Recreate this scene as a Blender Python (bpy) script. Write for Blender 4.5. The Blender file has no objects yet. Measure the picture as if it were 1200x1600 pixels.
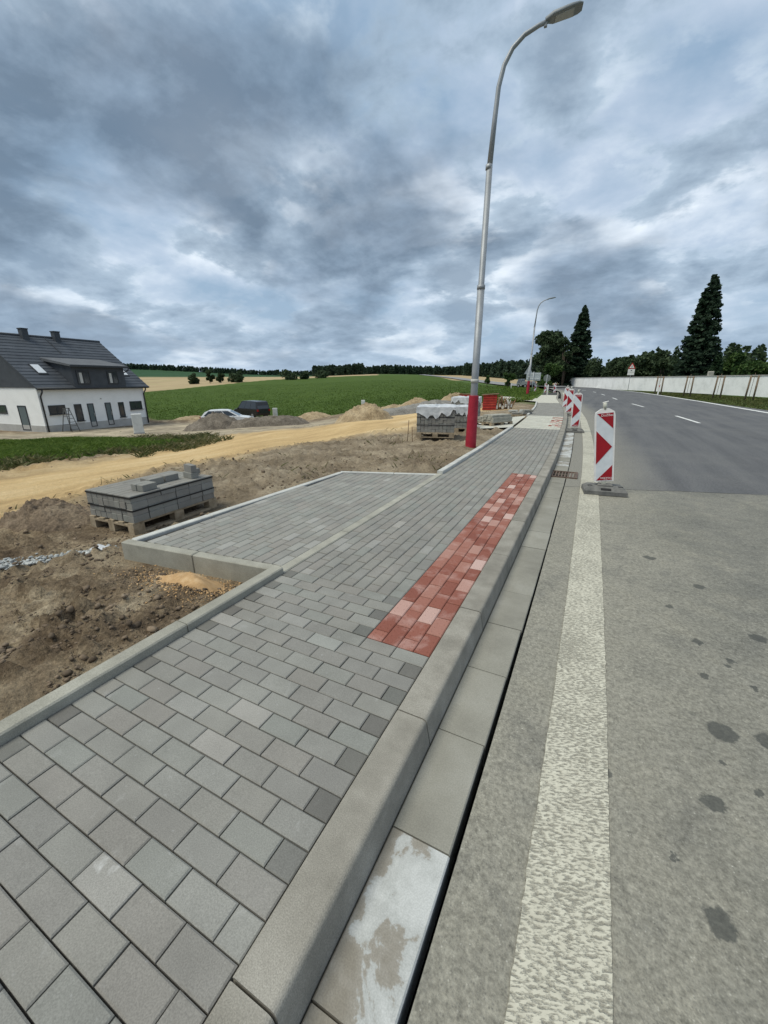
import bpy, math, random
import numpy as np
from mathutils import Vector, Matrix

random.seed(7)
rng = np.random.default_rng(11)
R = math.radians
SC = bpy.context.scene
COL = SC.collection

# ------------------------------------------------------------------ camera
cam_d = bpy.data.cameras.new('camera')
cam_d.sensor_fit = 'VERTICAL'
cam_d.sensor_height = 36.0
cam_d.lens = 36.0 * 633.0 / 1600.0
cam_d.clip_start = 0.05
cam_d.clip_end = 8000
cam = bpy.data.objects.new('camera', cam_d)
COL.objects.link(cam)
cam.location = (0, 0, 1.462)
cam.rotation_euler = (R(90 - 18.05), 0, R(27.1))
SC.camera = cam

# ------------------------------------------------------------------ light
SUN_EL, SUN_AZ = 60.0, 222.0          # azimuth clockwise from +Y
sd = Vector((math.sin(R(SUN_AZ)) * math.cos(R(SUN_EL)), math.cos(R(SUN_AZ)) * math.cos(R(SUN_EL)), math.sin(R(SUN_EL))))
sun_d = bpy.data.lights.new('sun', 'SUN')
sun_d.energy = 2.0
sun_d.angle = R(30)
sun_d.color = (1.0, 0.965, 0.83)
sun = bpy.data.objects.new('sun', sun_d)
COL.objects.link(sun)
sun.rotation_euler = (-sd).to_track_quat('-Z', 'Y').to_euler()
sun.location = sd * 50

world = bpy.data.worlds.new('World')
SC.world = world
world.use_nodes = True


class NT:
    """small node-tree helper"""
    def __init__(self, tree):
        self.t = tree

    def n(self, kind, ins=None, **props):
        nd = self.t.nodes.new(kind)
        for k, v in props.items():
            setattr(nd, k, v)
        for k, v in (ins or {}).items():
            s = nd.inputs[k]
            if isinstance(v, bpy.types.NodeSocket):
                self.t.links.new(v, s)
            elif isinstance(v, (tuple, list)) and len(v) == 3 and s.type == 'RGBA':
                s.default_value = (*v, 1)
            else:
                s.default_value = v
        return nd

    def math(self, op, a, b=0.0, c=None, clamp=False):
        ins = {0: a, 1: b}
        if c is not None:
            ins[2] = c
        return self.n('ShaderNodeMath', ins, operation=op, use_clamp=clamp).outputs[0]

    def noise(self, vec, scale, detail=4.0, rough=0.55, dist=0.0, dim='3D'):
        return self.n('ShaderNodeTexNoise', {'Vector': vec, 'Scale': scale, 'Detail': detail, 'Roughness': rough, 'Distortion': dist}, noise_dimensions=dim).outputs[0]

    def ramp(self, fac, stops):
        nd = self.n('ShaderNodeValToRGB', {'Fac': fac})
        e = nd.color_ramp.elements
        while len(e) < len(stops):
            e.new(0.5)
        for el, (p, c) in zip(e, stops):
            el.position = p
            el.color = (*c, 1) if len(c) == 3 else c
        return nd.outputs[0]

    def mix(self, fac, a, b, blend='MIX'):
        nd = self.n('ShaderNodeMix', data_type='RGBA', blend_type=blend)
        for idx, v in ((0, fac), (6, a), (7, b)):
            s = nd.inputs[idx]
            if isinstance(v, bpy.types.NodeSocket):
                self.t.links.new(v, s)
            elif isinstance(v, (tuple, list)):
                s.default_value = (*v, 1)
            else:
                s.default_value = v
        return nd.outputs[2]

    def rng(self, v, a, b, c=0.0, d=1.0, smooth=False):
        nd = self.n('ShaderNodeMapRange', {0: v, 1: a, 2: b, 3: c, 4: d})
        if smooth:
            nd.interpolation_type = 'SMOOTHSTEP'
        return nd.outputs[0]


# sky: Nishita air behind a layer of broken stratocumulus
wt = world.node_tree
wt.nodes.clear()
W = NT(wt)
sky = W.n('ShaderNodeTexSky', sky_type='NISHITA', sun_disc=False, sun_elevation=R(SUN_EL), sun_rotation=R(SUN_AZ), air_density=1.2, dust_density=1.5)
skyc = W.n('ShaderNodeVectorMath', {0: sky.outputs[0], 1: (0.075, 0.075, 0.075)}, operation='MULTIPLY').outputs[0]
tc = W.n('ShaderNodeTexCoord').outputs['Generated']
dirn = W.n('ShaderNodeVectorMath', {0: tc}, operation='NORMALIZE').outputs[0]
sx = W.n('ShaderNodeSeparateXYZ', {0: dirn})
zc = W.math('ADD', W.math('MAXIMUM', sx.outputs[2], 0.0), 0.27)
px = W.math('DIVIDE', sx.outputs[0], zc)
py = W.math('DIVIDE', sx.outputs[1], zc)
pv = W.n('ShaderNodeCombineXYZ', {0: px, 1: py, 2: 0.0}).outputs[0]
SKX, SKY_ = 33.0, 9.0
def shifted(o, v=None):
    return W.n('ShaderNodeVectorMath', {0: v or pv, 1: o}, operation='ADD').outputs[0]
wc = W.n('ShaderNodeTexNoise', {'Vector': shifted((2.0, 6.0, 1.0)), 'Scale': 1.1, 'Detail': 3.0, 'Roughness': 0.5}).outputs['Color']
wv_ = W.n('ShaderNodeVectorMath', {0: W.n('ShaderNodeVectorMath', {0: wc, 1: (0.5, 0.5, 0.5)}, operation='SUBTRACT').outputs[0], 'Scale': 0.22}, operation='SCALE').outputs[0]
pw = W.n('ShaderNodeVectorMath', {0: pv, 1: wv_}, operation='ADD').outputs[0]
# backdrop of bright high cloud with thin blue, then two decks of darker broken cloud in front of it
n0 = W.noise(shifted((SKX + 9.0, SKY_, 7.0), pw), 1.7, 7.0, 0.55)
back = W.ramp(n0, [(0.36, (0.20, 0.285, 0.385)), (0.49, (0.34, 0.41, 0.50)), (0.62, (0.60, 0.65, 0.70))])
back = W.mix(0.88, skyc, back)
nS = W.noise(shifted((1.0, 3.0, 2.0), pw), 5.2, 8.0, 0.6)
nL = W.noise(shifted((SKX + 3.1, SKY_ + 7.7, 0), pw), 2.3, 9.0, 0.58)
mL = W.rng(nL, 0.455, 0.555, 0.0, 1.0, True)
cL = W.ramp(W.math('ADD', W.math('MULTIPLY', nL, 0.75), W.math('MULTIPLY', nS, 0.25)), [(0.44, (0.51, 0.575, 0.635)), (0.51, (0.275, 0.35, 0.43)), (0.62, (0.15, 0.207, 0.275))])
c1 = W.mix(W.math('MULTIPLY', mL, 0.88), back, cL)
nD = W.noise(shifted((SKX, SKY_, 4.0), pw), 1.15, 6.0, 0.5)
mD = W.rng(nD, 0.455, 0.60, 0.0, 1.0, True)
cD = W.ramp(W.math('ADD', W.math('MULTIPLY', nD, 0.5), W.math('MULTIPLY', nS, 0.5)), [(0.40, (0.235, 0.305, 0.385)), (0.50, (0.145, 0.20, 0.268)), (0.60, (0.09, 0.13, 0.182))])
cl = W.mix(W.math('MULTIPLY', mD, 0.86), c1, cD)
hz = W.math('POWER', W.math('SUBTRACT', 1.0, W.math('MAXIMUM', sx.outputs[2], 0.0)), 9.0)
cl = W.mix(W.math('MULTIPLY', hz, 0.55), cl, (0.33, 0.42, 0.53))
bg = W.n('ShaderNodeBackground', {'Color': cl, 'Strength': 1.1})
wo = W.n('ShaderNodeOutputWorld', {'Surface': bg.outputs[0]})

SC.view_settings.view_transform = 'Standard'
SC.view_settings.look = 'None'
SC.view_settings.gamma = 1.0
SC.view_settings.exposure = 0.56
SC.view_settings.use_curve_mapping = False
SC.render.resolution_x = 768
SC.render.resolution_y = 1024

# ------------------------------------------------------------------ helpers: numbers
def _h(ix, iy, s):
    n = (ix * 374761393 + iy * 668265263 + s * 1442695041) & 0xffffffff
    n = ((n ^ (n >> 13)) * 1274126177) & 0xffffffff
    n = n ^ (n >> 16)
    return (n & 0xffff) / 65535.0

def vnoise(x, y, s=0):
    x = np.asarray(x, float); y = np.asarray(y, float)
    ix = np.floor(x).astype(np.int64); iy = np.floor(y).astype(np.int64)
    fx = x - ix; fy = y - iy
    fx = fx * fx * (3 - 2 * fx); fy = fy * fy * (3 - 2 * fy)
    a = _h(ix, iy, s); b = _h(ix + 1, iy, s); c = _h(ix, iy + 1, s); d = _h(ix + 1, iy + 1, s)
    return (a + (b - a) * fx) * (1 - fy) + (c + (d - c) * fx) * fy

def fbm(x, y, o=4, s=0, g=.5):
    t = 0; a = 1; n = 0
    x = np.asarray(x, float); y = np.asarray(y, float)
    for k in range(o):
        t = t + a * vnoise(x, y, s + k * 17); n += a; a *= g
        x, y = (.8 * x - .6 * y) * 2.03 + 5.3, (.6 * x + .8 * y) * 2.03 + 1.7
    return t / n

def sm(a, b, x):
    t = np.clip((x - a) / (b - a), 0, 1)
    return t * t * (3 - 2 * t)

# the road, kerb and footway share one gentle bend to the left: shift g(y)
GY = [-60, 2, 4, 7, 8.8, 11, 14, 19.3, 25, 38, 52, 66, 100, 117, 144, 170]
GX = [0, 0, .03, .08, .11, .19, .31, .6, 1.07, 2.6, 3.7, 5.0, 10.6, 14.8, 22, 30]
_gy = np.arange(-60, 171, 0.5)
_gx = np.interp(_gy, GY, GX)
_w = np.clip(np.abs(_gy) * 0.0 + 1, 1, 1)
for _k in range(6):
    _gx[1:-1] = (_gx[:-2] + 2 * _gx[1:-1] + _gx[2:]) / 4
def g(y):
    return np.interp(y, _gy, _gx)
def bend(x, y):
    return float(x - g(y)), float(y)
def brot(y):
    return math.atan(float(g(y + .3) - g(y - .3)) / .6)

TR = np.array([0, 4, 10, 20, 30, 45, 70, 120, 200, 350, 500, 700, 1000, 3000.])
TA = np.array([-180, -20, 0, 8, 18, 27, 40, 60, 75, 110, 180.])
TZ = np.array([
[-.2,-.2,-.2,-.2,-.2,-.2,-.2,-.2,-.2,.2,.5,1,2,6],
[-.2,-.2,-.2,-.2,-.2,-.2,-.2,-.2,-.2,.5,1,2,4,8],
[-.2,-.2,-.2,-.2,-.2,-.2,-.2,-.2,-.1,1,2,4,6,8],
[-.2,-.2,-.2,-.2,-.2,-.2,-.2,-.1,.3,1.8,3.2,5,6,8],
[-.2,-.2,-.2,-.25,-.35,-.5,-.4,.1,1.4,4.3,6.6,8,8,8],
[-.2,-.2,-.25,-.45,-.8,-1.3,-1.0,.1,2.0,5.4,8.0,9,9,9],
[-.2,-.2,-.3,-.8,-1.6,-2.65,-2.4,-1.3,.5,3.7,4.8,6,12,14],
[-.2,-.2,-.4,-1.2,-1.95,-2.55,-2.6,-2.0,-2.0,0,3.2,10,24,28],
[-.2,-.2,-.4,-1.2,-2.0,-2.4,-2.5,-2.2,-2.2,0,4,12,26,30],
[-.2,-.2,-.4,-1.2,-2.0,-2.4,-2.5,-2.2,-2,0,4,12,26,30],
[-.2,-.2,-.2,-.2,-.2,-.2,-.2,-.2,-.2,.2,.5,1,2,6]])

def base_z(x, y):
    x = np.asarray(x, float); y = np.asarray(y, float)
    r = np.hypot(x, y); a = np.degrees(np.arctan2(-x, y))
    fi = np.interp(np.log(r + 3), np.log(TR + 3), np.arange(len(TR)))
    ai = np.interp(a, TA, np.arange(len(TA)))
    i0 = np.clip(fi.astype(int), 0, len(TR) - 2); j0 = np.clip(ai.astype(int), 0, len(TA) - 2)
    u = fi - i0; v = ai - j0; v = v * v * (3 - 2 * v)
    return (TZ[j0, i0] * (1 - u) + TZ[j0, i0 + 1] * u) * (1 - v) + (TZ[j0 + 1, i0] * (1 - u) + TZ[j0 + 1, i0 + 1] * u) * v

def poly_sd(x, y, poly):
    """signed distance to a polygon, positive inside"""
    p = np.array(poly, float); q = np.roll(p, -1, 0)
    x = np.asarray(x, float); y = np.asarray(y, float)
    d = np.full(x.shape, 1e9); ins = np.zeros(x.shape, bool)
    for (ax, ay), (bx_, by_) in zip(p, q):
        ex, ey = bx_ - ax, by_ - ay
        t = np.clip(((x - ax) * ex + (y - ay) * ey) / (ex * ex + ey * ey + 1e-9), 0, 1)
        d = np.minimum(d, np.hypot(x - ax - t * ex, y - ay - t * ey))
        c = ((ay > y) != (by_ > y)) & (x < (bx_ - ax) * (y - ay) / (by_ - ay + 1e-12) + ax)
        ins ^= c
    return np.where(ins, d, -d)

TRACK = [(-7.2,1.0),(-7.6,2.5),(-8.0,3.8),(-8.7,6.6),(-8.3,8.9),(-7.6,11.8),(-7.0,18.2),(-5.6,27),(-9,28),(-11.1,21.6),(-12.2,17.6),(-14.4,15.2),(-13.6,11.3),(-13.0,6.5),(-12.1,4.1),(-12,-8),(-7,-8)]
WEEDS = [(-34,11.2),(-31.0,14.4),(-26.4,15.6),(-21,14.2),(-14.9,11.6),(-14.0,9.4),(-14.4,7.3),(-14.6,5.4),(-14,-10),(-34,-10)]
FIELD = [(-60,35),(-41.2,27.8),(-38.9,31.0),(-34.4,37.4),(-28.7,36.9),(-19.1,34.3),(-12.2,34.2),(-9.3,37.7),(-9.0,46),(-12,66),(-20,96),(-25,112),(-44,148),(-80,230),(-155,395),(-138,290),(-165,245),(-163,185),(-140,117),(-120,80),(-100,55)]

def kerb_line(y):
    return -2.13 - g(y)

def soil_bump(x, y):
    r = np.hypot(x, y)
    near = 1 - sm(14, 30, r)
    big = (fbm(x * .9, y * .9, 4, 3) - .5) * .26
    clod = (1 - np.abs(fbm(x * 4.2, y * 4.2, 4, 21, .62) - .5) * 4) * .055 + np.maximum(fbm(x * 9, y * 9, 3, 71, .6) - .55, 0) * .35
    fine = (fbm(x * 15, y * 15, 4, 41, .68) - .5) * .075
    left = sm(0.0, 0.5, kerb_line(y) - x)
    return near * (left * (big + clod) + fine * np.minimum(1, left + .2))

def terrain_z(x, y, detail=True):
    x = np.asarray(x, float); y = np.asarray(y, float)
    z = base_z(x, y)
    k = kerb_line(y)
    # level of the dug ground right beside the kerb
    beside = np.interp(y, [-6, 0, 1.2, 2.1, 3, 6, 8, 60], [-.05, -.04, -.06, -.14, -.14, -.11, -.10, -.10])
    w = 1 - sm(0.0, 2.6, k - x)
    z = np.where(x < k, z * (1 - w) + beside * w, z)
    road = sm(0.0, 0.9, x - k)
    z = np.where(x >= k, beside * (1 - road) + np.minimum(z, -.5) * road, z)
    if detail:
        tr = sm(-.6, .6, poly_sd(x, y, TRACK))
        b = soil_bump(x, y) * (1 - .85 * np.exp(-(((x + 2.75) / .7) ** 2 + ((y - 1.85) / .38) ** 2)))
        z = z + b * (1 - .85 * tr)
        # hump of spoil left of the first pallet, low hollow in front of it
        z = z + .13 * np.exp(-(((x + 2.75) / .42) ** 2 + ((y - 1.90) / .2) ** 2))
        z = z - tr * .05 * (1 - sm(10, 30, np.hypot(x, y)))
        # the spoil stays clear of the raised bay
        inb = sm(-.5, .05, poly_sd(x, y, [(-3.85, 1.98), (-2.05, 2.2), (-2.05, 6.3), (-3.75, 5.7)]))
        z = np.where(inb > 0, np.minimum(z, z * (1 - inb) + inb * -.17), z)
        inp = sm(-.5, .15, poly_sd(x, y, [(-5.5, 2.3), (-4.5, 2.3), (-4.5, 3.95), (-5.5, 3.95)]))
        z = z * (1 - inp) + inp * -.26
    return z

def tz(x, y):
    return float(terrain_z(np.array([x]), np.array([y]))[0])

# ------------------------------------------------------------------ helpers: objects
def tag(o, label=None, cat=None, group=None, kind=None):
    if label: o['label'] = label
    if cat: o['category'] = cat
    if group: o['group'] = group
    if kind: o['kind'] = kind
    return o

def empty(name, loc=(0, 0, 0), rz=0.0, label=None, cat=None, group=None, kind=None):
    o = bpy.data.objects.new(name, None)
    o.empty_display_size = .2
    COL.objects.link(o)
    o.location = loc
    o.rotation_euler = (0, 0, rz)
    return tag(o, label, cat, group, kind)

def link_mesh(name, me, parent=None, loc=(0, 0, 0), rot=(0, 0, 0), scale=(1, 1, 1)):
    o = bpy.data.objects.new(name, me)
    COL.objects.link(o)
    o.location = loc; o.rotation_euler = rot; o.scale = scale
    if parent: o.parent = parent
    return o

def np_mesh(name, v, f, mat=None, smooth=False):
    """v (n,3) floats, f (m,k) indices"""
    me = bpy.data.meshes.new(name)
    v = np.ascontiguousarray(v, dtype=np.float32); f = np.ascontiguousarray(f, dtype=np.int32)
    me.vertices.add(len(v)); me.vertices.foreach_set('co', v.ravel())
    m, k = f.shape
    me.loops.add(m * k); me.loops.foreach_set('vertex_index', f.ravel())
    me.polygons.add(m)
    me.polygons.foreach_set('loop_start', np.arange(0, m * k, k, dtype=np.int32))
    me.polygons.foreach_set('loop_total', np.full(m, k, dtype=np.int32))
    if smooth: me.polygons.foreach_set('use_smooth', np.ones(m, dtype=bool))
    me.update(calc_edges=True)
    if mat: me.materials.append(mat)
    return me


class MB:
    def __init__(self):
        self.v = []; self.f = []; self.s = []

    def _add(self, vs, fs, smooth=False):
        b = len(self.v)
        self.v += [tuple(p) for p in vs]
        self.f += [[i + b for i in q] for q in fs]
        self.s += [smooth] * len(fs)
        return self

    def box(self, c, s, rot=None, ch=0.0):
        """box; ch = chamfer on all vertical and top edges"""
        hx, hy, hz = s[0] / 2, s[1] / 2, s[2] / 2
        if ch <= 0:
            vs = [(x, y, z) for z in (-hz, hz) for x, y in ((-hx, -hy), (hx, -hy), (hx, hy), (-hx, hy))]
            fs = [(3, 2, 1, 0), (4, 5, 6, 7), (0, 1, 5, 4), (1, 2, 6, 5), (2, 3, 7, 6), (3, 0, 4, 7)]
        else:
            def ring(k, z):
                a, b = hx - k, hy - k
                e = ch * .8
                return [(-a + e, -b, z), (a - e, -b, z), (a, -b + e, z), (a, b - e, z), (a - e, b, z), (-a + e, b, z), (-a, b - e, z), (-a, -b + e, z)]
            vs = ring(0, -hz) + ring(0, hz - ch) + ring(ch, hz)
            fs = [tuple(range(7, -1, -1)), tuple(range(16, 24))]
            for lo in (0, 8):
                for i in range(8):
                    j = (i + 1) % 8
                    fs.append((lo + i, lo + j, lo + 8 + j, lo + 8 + i))
        m = Matrix.Translation(c)
        if rot is not None:
            m = m @ (rot.to_4x4() if isinstance(rot, Matrix) else Matrix.Rotation(rot, 4, 'Z'))
        return self._add([m @ Vector(p) for p in vs], fs)

    def tube(self, pts, rad, n=10, caps=True, smooth=True):
        pts = [Vector(p) for p in pts]
        if not isinstance(rad, (list, tuple)): rad = [rad] * len(pts)
        vs = []; up = None
        for i, p in enumerate(pts):
            d = (pts[min(i + 1, len(pts) - 1)] - pts[max(i - 1, 0)])
            d = d.normalized() if d.length > 1e-9 else Vector((0, 0, 1))
            if up is None:
                up = Vector((1, 0, 0)) if abs(d.x) < .8 else Vector((0, 1, 0))
            u = (up - d * up.dot(d)).normalized(); w = d.cross(u); up = u
            for k in range(n):
                a = 2 * math.pi * k / n
                vs.append(p + (u * math.cos(a) + w * math.sin(a)) * rad[i])
        fs = []
        for i in range(len(pts) - 1):
            for k in range(n):
                k2 = (k + 1) % n
                fs.append((i * n + k, i * n + k2, (i + 1) * n + k2, (i + 1) * n + k))
        self._add(vs, fs, smooth)
        if caps:
            b = len(self.v) - len(vs)
            self.f += [[b + k for k in range(n - 1, -1, -1)], [b + (len(pts) - 1) * n + k for k in range(n)]]
            self.s += [False, False]
        return self

    def cyl(self, c, r, h, n=16, r2=None):
        return self.tube([c, (c[0], c[1], c[2] + h)], [r, r if r2 is None else r2], n)

    def prism(self, poly, h0, h1, m=None):
        """poly in local XY extruded along local Z, then matrix m"""
        n = len(poly)
        vs = [Vector((x, y, h0)) for x, y in poly] + [Vector((x, y, h1)) for x, y in poly]
        if m is not None: vs = [m @ p for p in vs]
        fs = [tuple(range(n - 1, -1, -1)), tuple(range(n, 2 * n))]
        for i in range(n):
            j = (i + 1) % n
            fs.append((i, j, n + j, n + i))
        return self._add(vs, fs)

    def grid(self, P, smooth=True):
        """P: rows of points"""
        nr, nc = len(P), len(P[0])
        vs = [p for row in P for p in row]
        fs = [(i * nc + j, i * nc + j + 1, (i + 1) * nc + j + 1, (i + 1) * nc + j) for i in range(nr - 1) for j in range(nc - 1)]
        return self._add(vs, fs, smooth)

    def mesh(self, name, mat=None):
        me = bpy.data.meshes.new(name)
        me.from_pydata(self.v, [], self.f)
        me.polygons.foreach_set('use_smooth', self.s)
        me.update()
        if mat: me.materials.append(mat)
        return me

    def build(self, name, mat=None, parent=None, loc=(0, 0, 0), rot=(0, 0, 0)):
        return link_mesh(name, self.mesh(name, mat), parent, loc, rot)

def copy_tree(o, parent=None):
    c = o.copy()
    COL.objects.link(c)
    c.parent = parent
    for ch in list(o.children):
        copy_tree(ch, c)
    return c

# ------------------------------------------------------------------ materials
def new_mat(name):
    m = bpy.data.materials.new(name)
    m.use_nodes = True
    m.node_tree.nodes.clear()
    return m, NT(m.node_tree)

def finish(T, col, rough=0.9, spec=0.3, bump=None, bstr=0.3, bdist=0.01, metal=0.0, alpha=None, **extra):
    p = T.n('ShaderNodeBsdfPrincipled', {'Roughness': rough, 'Specular IOR Level': spec, 'Metallic': metal})
    if isinstance(col, bpy.types.NodeSocket): T.t.links.new(col, p.inputs['Base Color'])
    else: p.inputs['Base Color'].default_value = (*col, 1)
    for k, v in extra.items():
        p.inputs[k].default_value = v
    if bump is not None:
        b = T.n('ShaderNodeBump', {'Height': bump, 'Strength': bstr, 'Distance': bdist})
        T.t.links.new(b.outputs[0], p.inputs['Normal'])
    o = T.n('ShaderNodeOutputMaterial', {'Surface': p.outputs[0]})
    return p

def pos(T):
    return T.n('ShaderNodeNewGeometry').outputs['Position']

def mat_noise(name, stops, scale, rough=.9, spec=.25, rnd=None, amt=.15, bump=.3, bscale=60, bdist=.004, speck=.12, sscale=180, detail=6, metal=0.0):
    """noise-mottled surface; rnd: 'obj' or 'isl' brightness variation between pieces"""
    m, T = new_mat(name)
    P = pos(T)
    f = T.noise(P, scale, detail, .6)
    c = T.ramp(f, stops)
    if speck:
        s = T.noise(P, sscale, 2.0, .5)
        c = T.mix(1.0, c, T.ramp(s, [(.3, (1 - speck,) * 3), (.7, (1 + speck,) * 3)]), 'MULTIPLY')
    if rnd:
        r = T.n('ShaderNodeObjectInfo').outputs['Random'] if rnd == 'obj' else T.n('ShaderNodeNewGeometry').outputs['Random Per Island']
        c = T.mix(1.0, c, T.ramp(r, [(0, (1 - amt,) * 3), (1, (1 + amt,) * 3)]), 'MULTIPLY')
    h = T.noise(P, bscale, 4.0, .6)
    finish(T, c, rough, spec, h if bump else None, bump, bdist, metal)
    return m

def plain(name, col, rough=.6, spec=.4, metal=0.0, **kw):
    m, T = new_mat(name)
    P = pos(T)
    c = T.mix(1.0, col, T.ramp(T.noise(P, 9.0, 5, .6), [(.3, (.9,) * 3), (.7, (1.08,) * 3)]), 'MULTIPLY')
    finish(T, c, rough, spec, None, metal=metal, **kw)
    return m

def three(a, b, c):
    return [(.3, a), (.5, b), (.72, c)]
def grey(v, t=(1, 1, 1)):
    return tuple(v * k for k in t)

WARM = (1.0, .975, .90)
def paver_mat(name, lo, hi, rnd, amt=.085, blot=.25, tint=WARM):
    m, T = new_mat(name)
    P = pos(T)
    c = T.ramp(T.noise(P, 3.2, 5, .6), [(.3, grey(lo, tint)), (.7, grey(hi, tint))])
    r = T.n('ShaderNodeObjectInfo').outputs['Random'] if rnd == 'obj' else T.n('ShaderNodeNewGeometry').outputs['Random Per Island']
    c = T.mix(1.0, c, T.ramp(r, [(0, (1 - amt, 1 - amt, 1 - amt)), (.2, (1.02, .985, .96)), (.4, (.965, 1.0, .985)), (.6, (1.03, 1.01, .98)), (.75, (.96, .955, .95)), (.9, (1 + amt * .7, 1 + amt * .8, 1 + amt * .6)), (1, (1 + amt * 1.6,) * 3)]), 'MULTIPLY')
    s = T.noise(P, 240, 2, .5)
    c = T.mix(1.0, c, T.ramp(s, [(.3, (.84,) * 3), (.7, (1.16,) * 3)]), 'MULTIPLY')
    # lime bloom and scuffs
    b = T.noise(P, 9.0, 6, .65, .4)
    c = T.mix(T.math('MULTIPLY', T.rng(b, .62, .76), blot), c, grey(hi * 1.75, (1, .99, .96)))
    d = T.noise(P, 38.0, 4, .6)
    c = T.mix(T.math('MULTIPLY', T.rng(d, .66, .74), .3), c, grey(hi * 1.7))
    finish(T, c, .88, .25, T.noise(P, 320, 3, .6), .35, .0015)
    return m

M_PAV = paver_mat('paver_grey', .195, .255, 'obj', .10, .3)
M_PAVI = paver_mat('paver_grey_far', .205, .26, 'isl')
M_PAVD = paver_mat('paver_dark', .125, .16, 'obj', .1, .12)
M_PAVL = paver_mat('paver_limy', .25, .31, 'obj', .06, .9, (1, .975, .91))
M_DRV = paver_mat('paver_drive', .215, .275, 'obj', .13, .2)
M_PALE = paver_mat('paver_cream', .40, .52, 'isl', .12, .2, (1, .98, .86))
M_BED = mat_noise('joint_sand', three((.03, .03, .028), (.045, .043, .04), (.06, .057, .05)), 20)
M_KERB = mat_noise('kerb_concrete', three((.265, .255, .215), (.325, .313, .265), (.395, .382, .325)), 5.0, bump=.35, bscale=140, bdist=.002, speck=.16, rnd='obj', amt=.07)
M_KERBL = mat_noise('kerb_light', three((.37, .37, .35), (.45, .448, .42), (.53, .525, .49)), 5.0, bump=.3, bscale=140, bdist=.002, speck=.12, rnd='obj', amt=.06)
M_CURB = mat_noise('curb_concrete', three((.185, .172, .145), (.25, .233, .199), (.325, .305, .265)), 4.2, bump=.5, bscale=120, bdist=.003, speck=.2, sscale=260, rnd='obj', amt=.06)
M_GUT = mat_noise('gutter_concrete', three((.20, .191, .162), (.245, .235, .20), (.29, .28, .245)), 3.0, bump=.25, bscale=200, bdist=.0015, speck=.12, rnd='obj', amt=.07)

def gutter_limy(slope=1.1):
    m, T = new_mat('gutter_limy')
    P = pos(T)
    n1 = T.noise(P, 4.5, 7, .62, .5)
    n2 = T.noise(P, 30, 4, .6, .3)
    f = T.math('ADD', n1, T.math('MULTIPLY', T.math('SUBTRACT', n2, .5), .22))
    f = T.math('ADD', f, T.math('MULTIPLY', T.math('ADD', T.n('ShaderNodeSeparateXYZ', {0: P}).outputs[0], .355), slope))
    c = T.ramp(f, [(.36, (.22, .20, .165)), (.47, (.27, .25, .215)), (.50, (.38, .385, .37)), (.62, (.47, .475, .46))])
    c = T.mix(1.0, c, T.ramp(T.noise(P, 220, 2, .5), [(.3, (.88,) * 3), (.7, (1.1,) * 3)]), 'MULTIPLY')
    finish(T, c, .85, .3, T.noise(P, 180, 3, .6), .25, .0015)
    return m
M_GUTL = gutter_limy()
M_GUTF = gutter_limy(0.0)

def red_mat():
    m, T = new_mat('paver_red')
    P = pos(T)
    r = T.n('ShaderNodeObjectInfo').outputs['Random']
    c = T.ramp(r, [(0, (.205, .072, .052)), (.4, (.25, .093, .067)), (.66, (.285, .12, .09)), (.80, (.33, .165, .13)), (.93, (.43, .265, .225)), (1, (.52, .385, .345))])
    b = T.noise(P, 7.0, 5, .6, .4)
    c = T.mix(T.math('MULTIPLY', T.rng(b, .50, .72), .55), c, (.48, .32, .285))
    c = T.mix(1.0, c, T.ramp(T.noise(P, 200, 2, .5), [(.3, (.82,) * 3), (.7, (1.15,) * 3)]), 'MULTIPLY')
    finish(T, c, .88, .25, T.noise(P, 300, 3, .6), .3, .0015)
    return m
M_RED = red_mat()

# fresh stains on the old asphalt: (x, y, radius)
STAINS = [(.74, 2.06, .062), (.92, 2.09, .055), (.625, 1.62, .045), (.25, 1.58, .03), (.56, 1.17, .045), (.46, 1.32, .014), (.63, 4.22, .05), (.93, 3.75, .04), (.78, 2.86, .035),
          (.91, 2.72, .025), (.89, 2.66, .02), (.67, 3.28, .03), (.75, 2.50, .03), (1.13, 3.08, .05), (.97, 2.50, .025), (1.5, 2.9, .06), (.70, 1.86, .014), (.80, 1.75, .02)]

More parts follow.
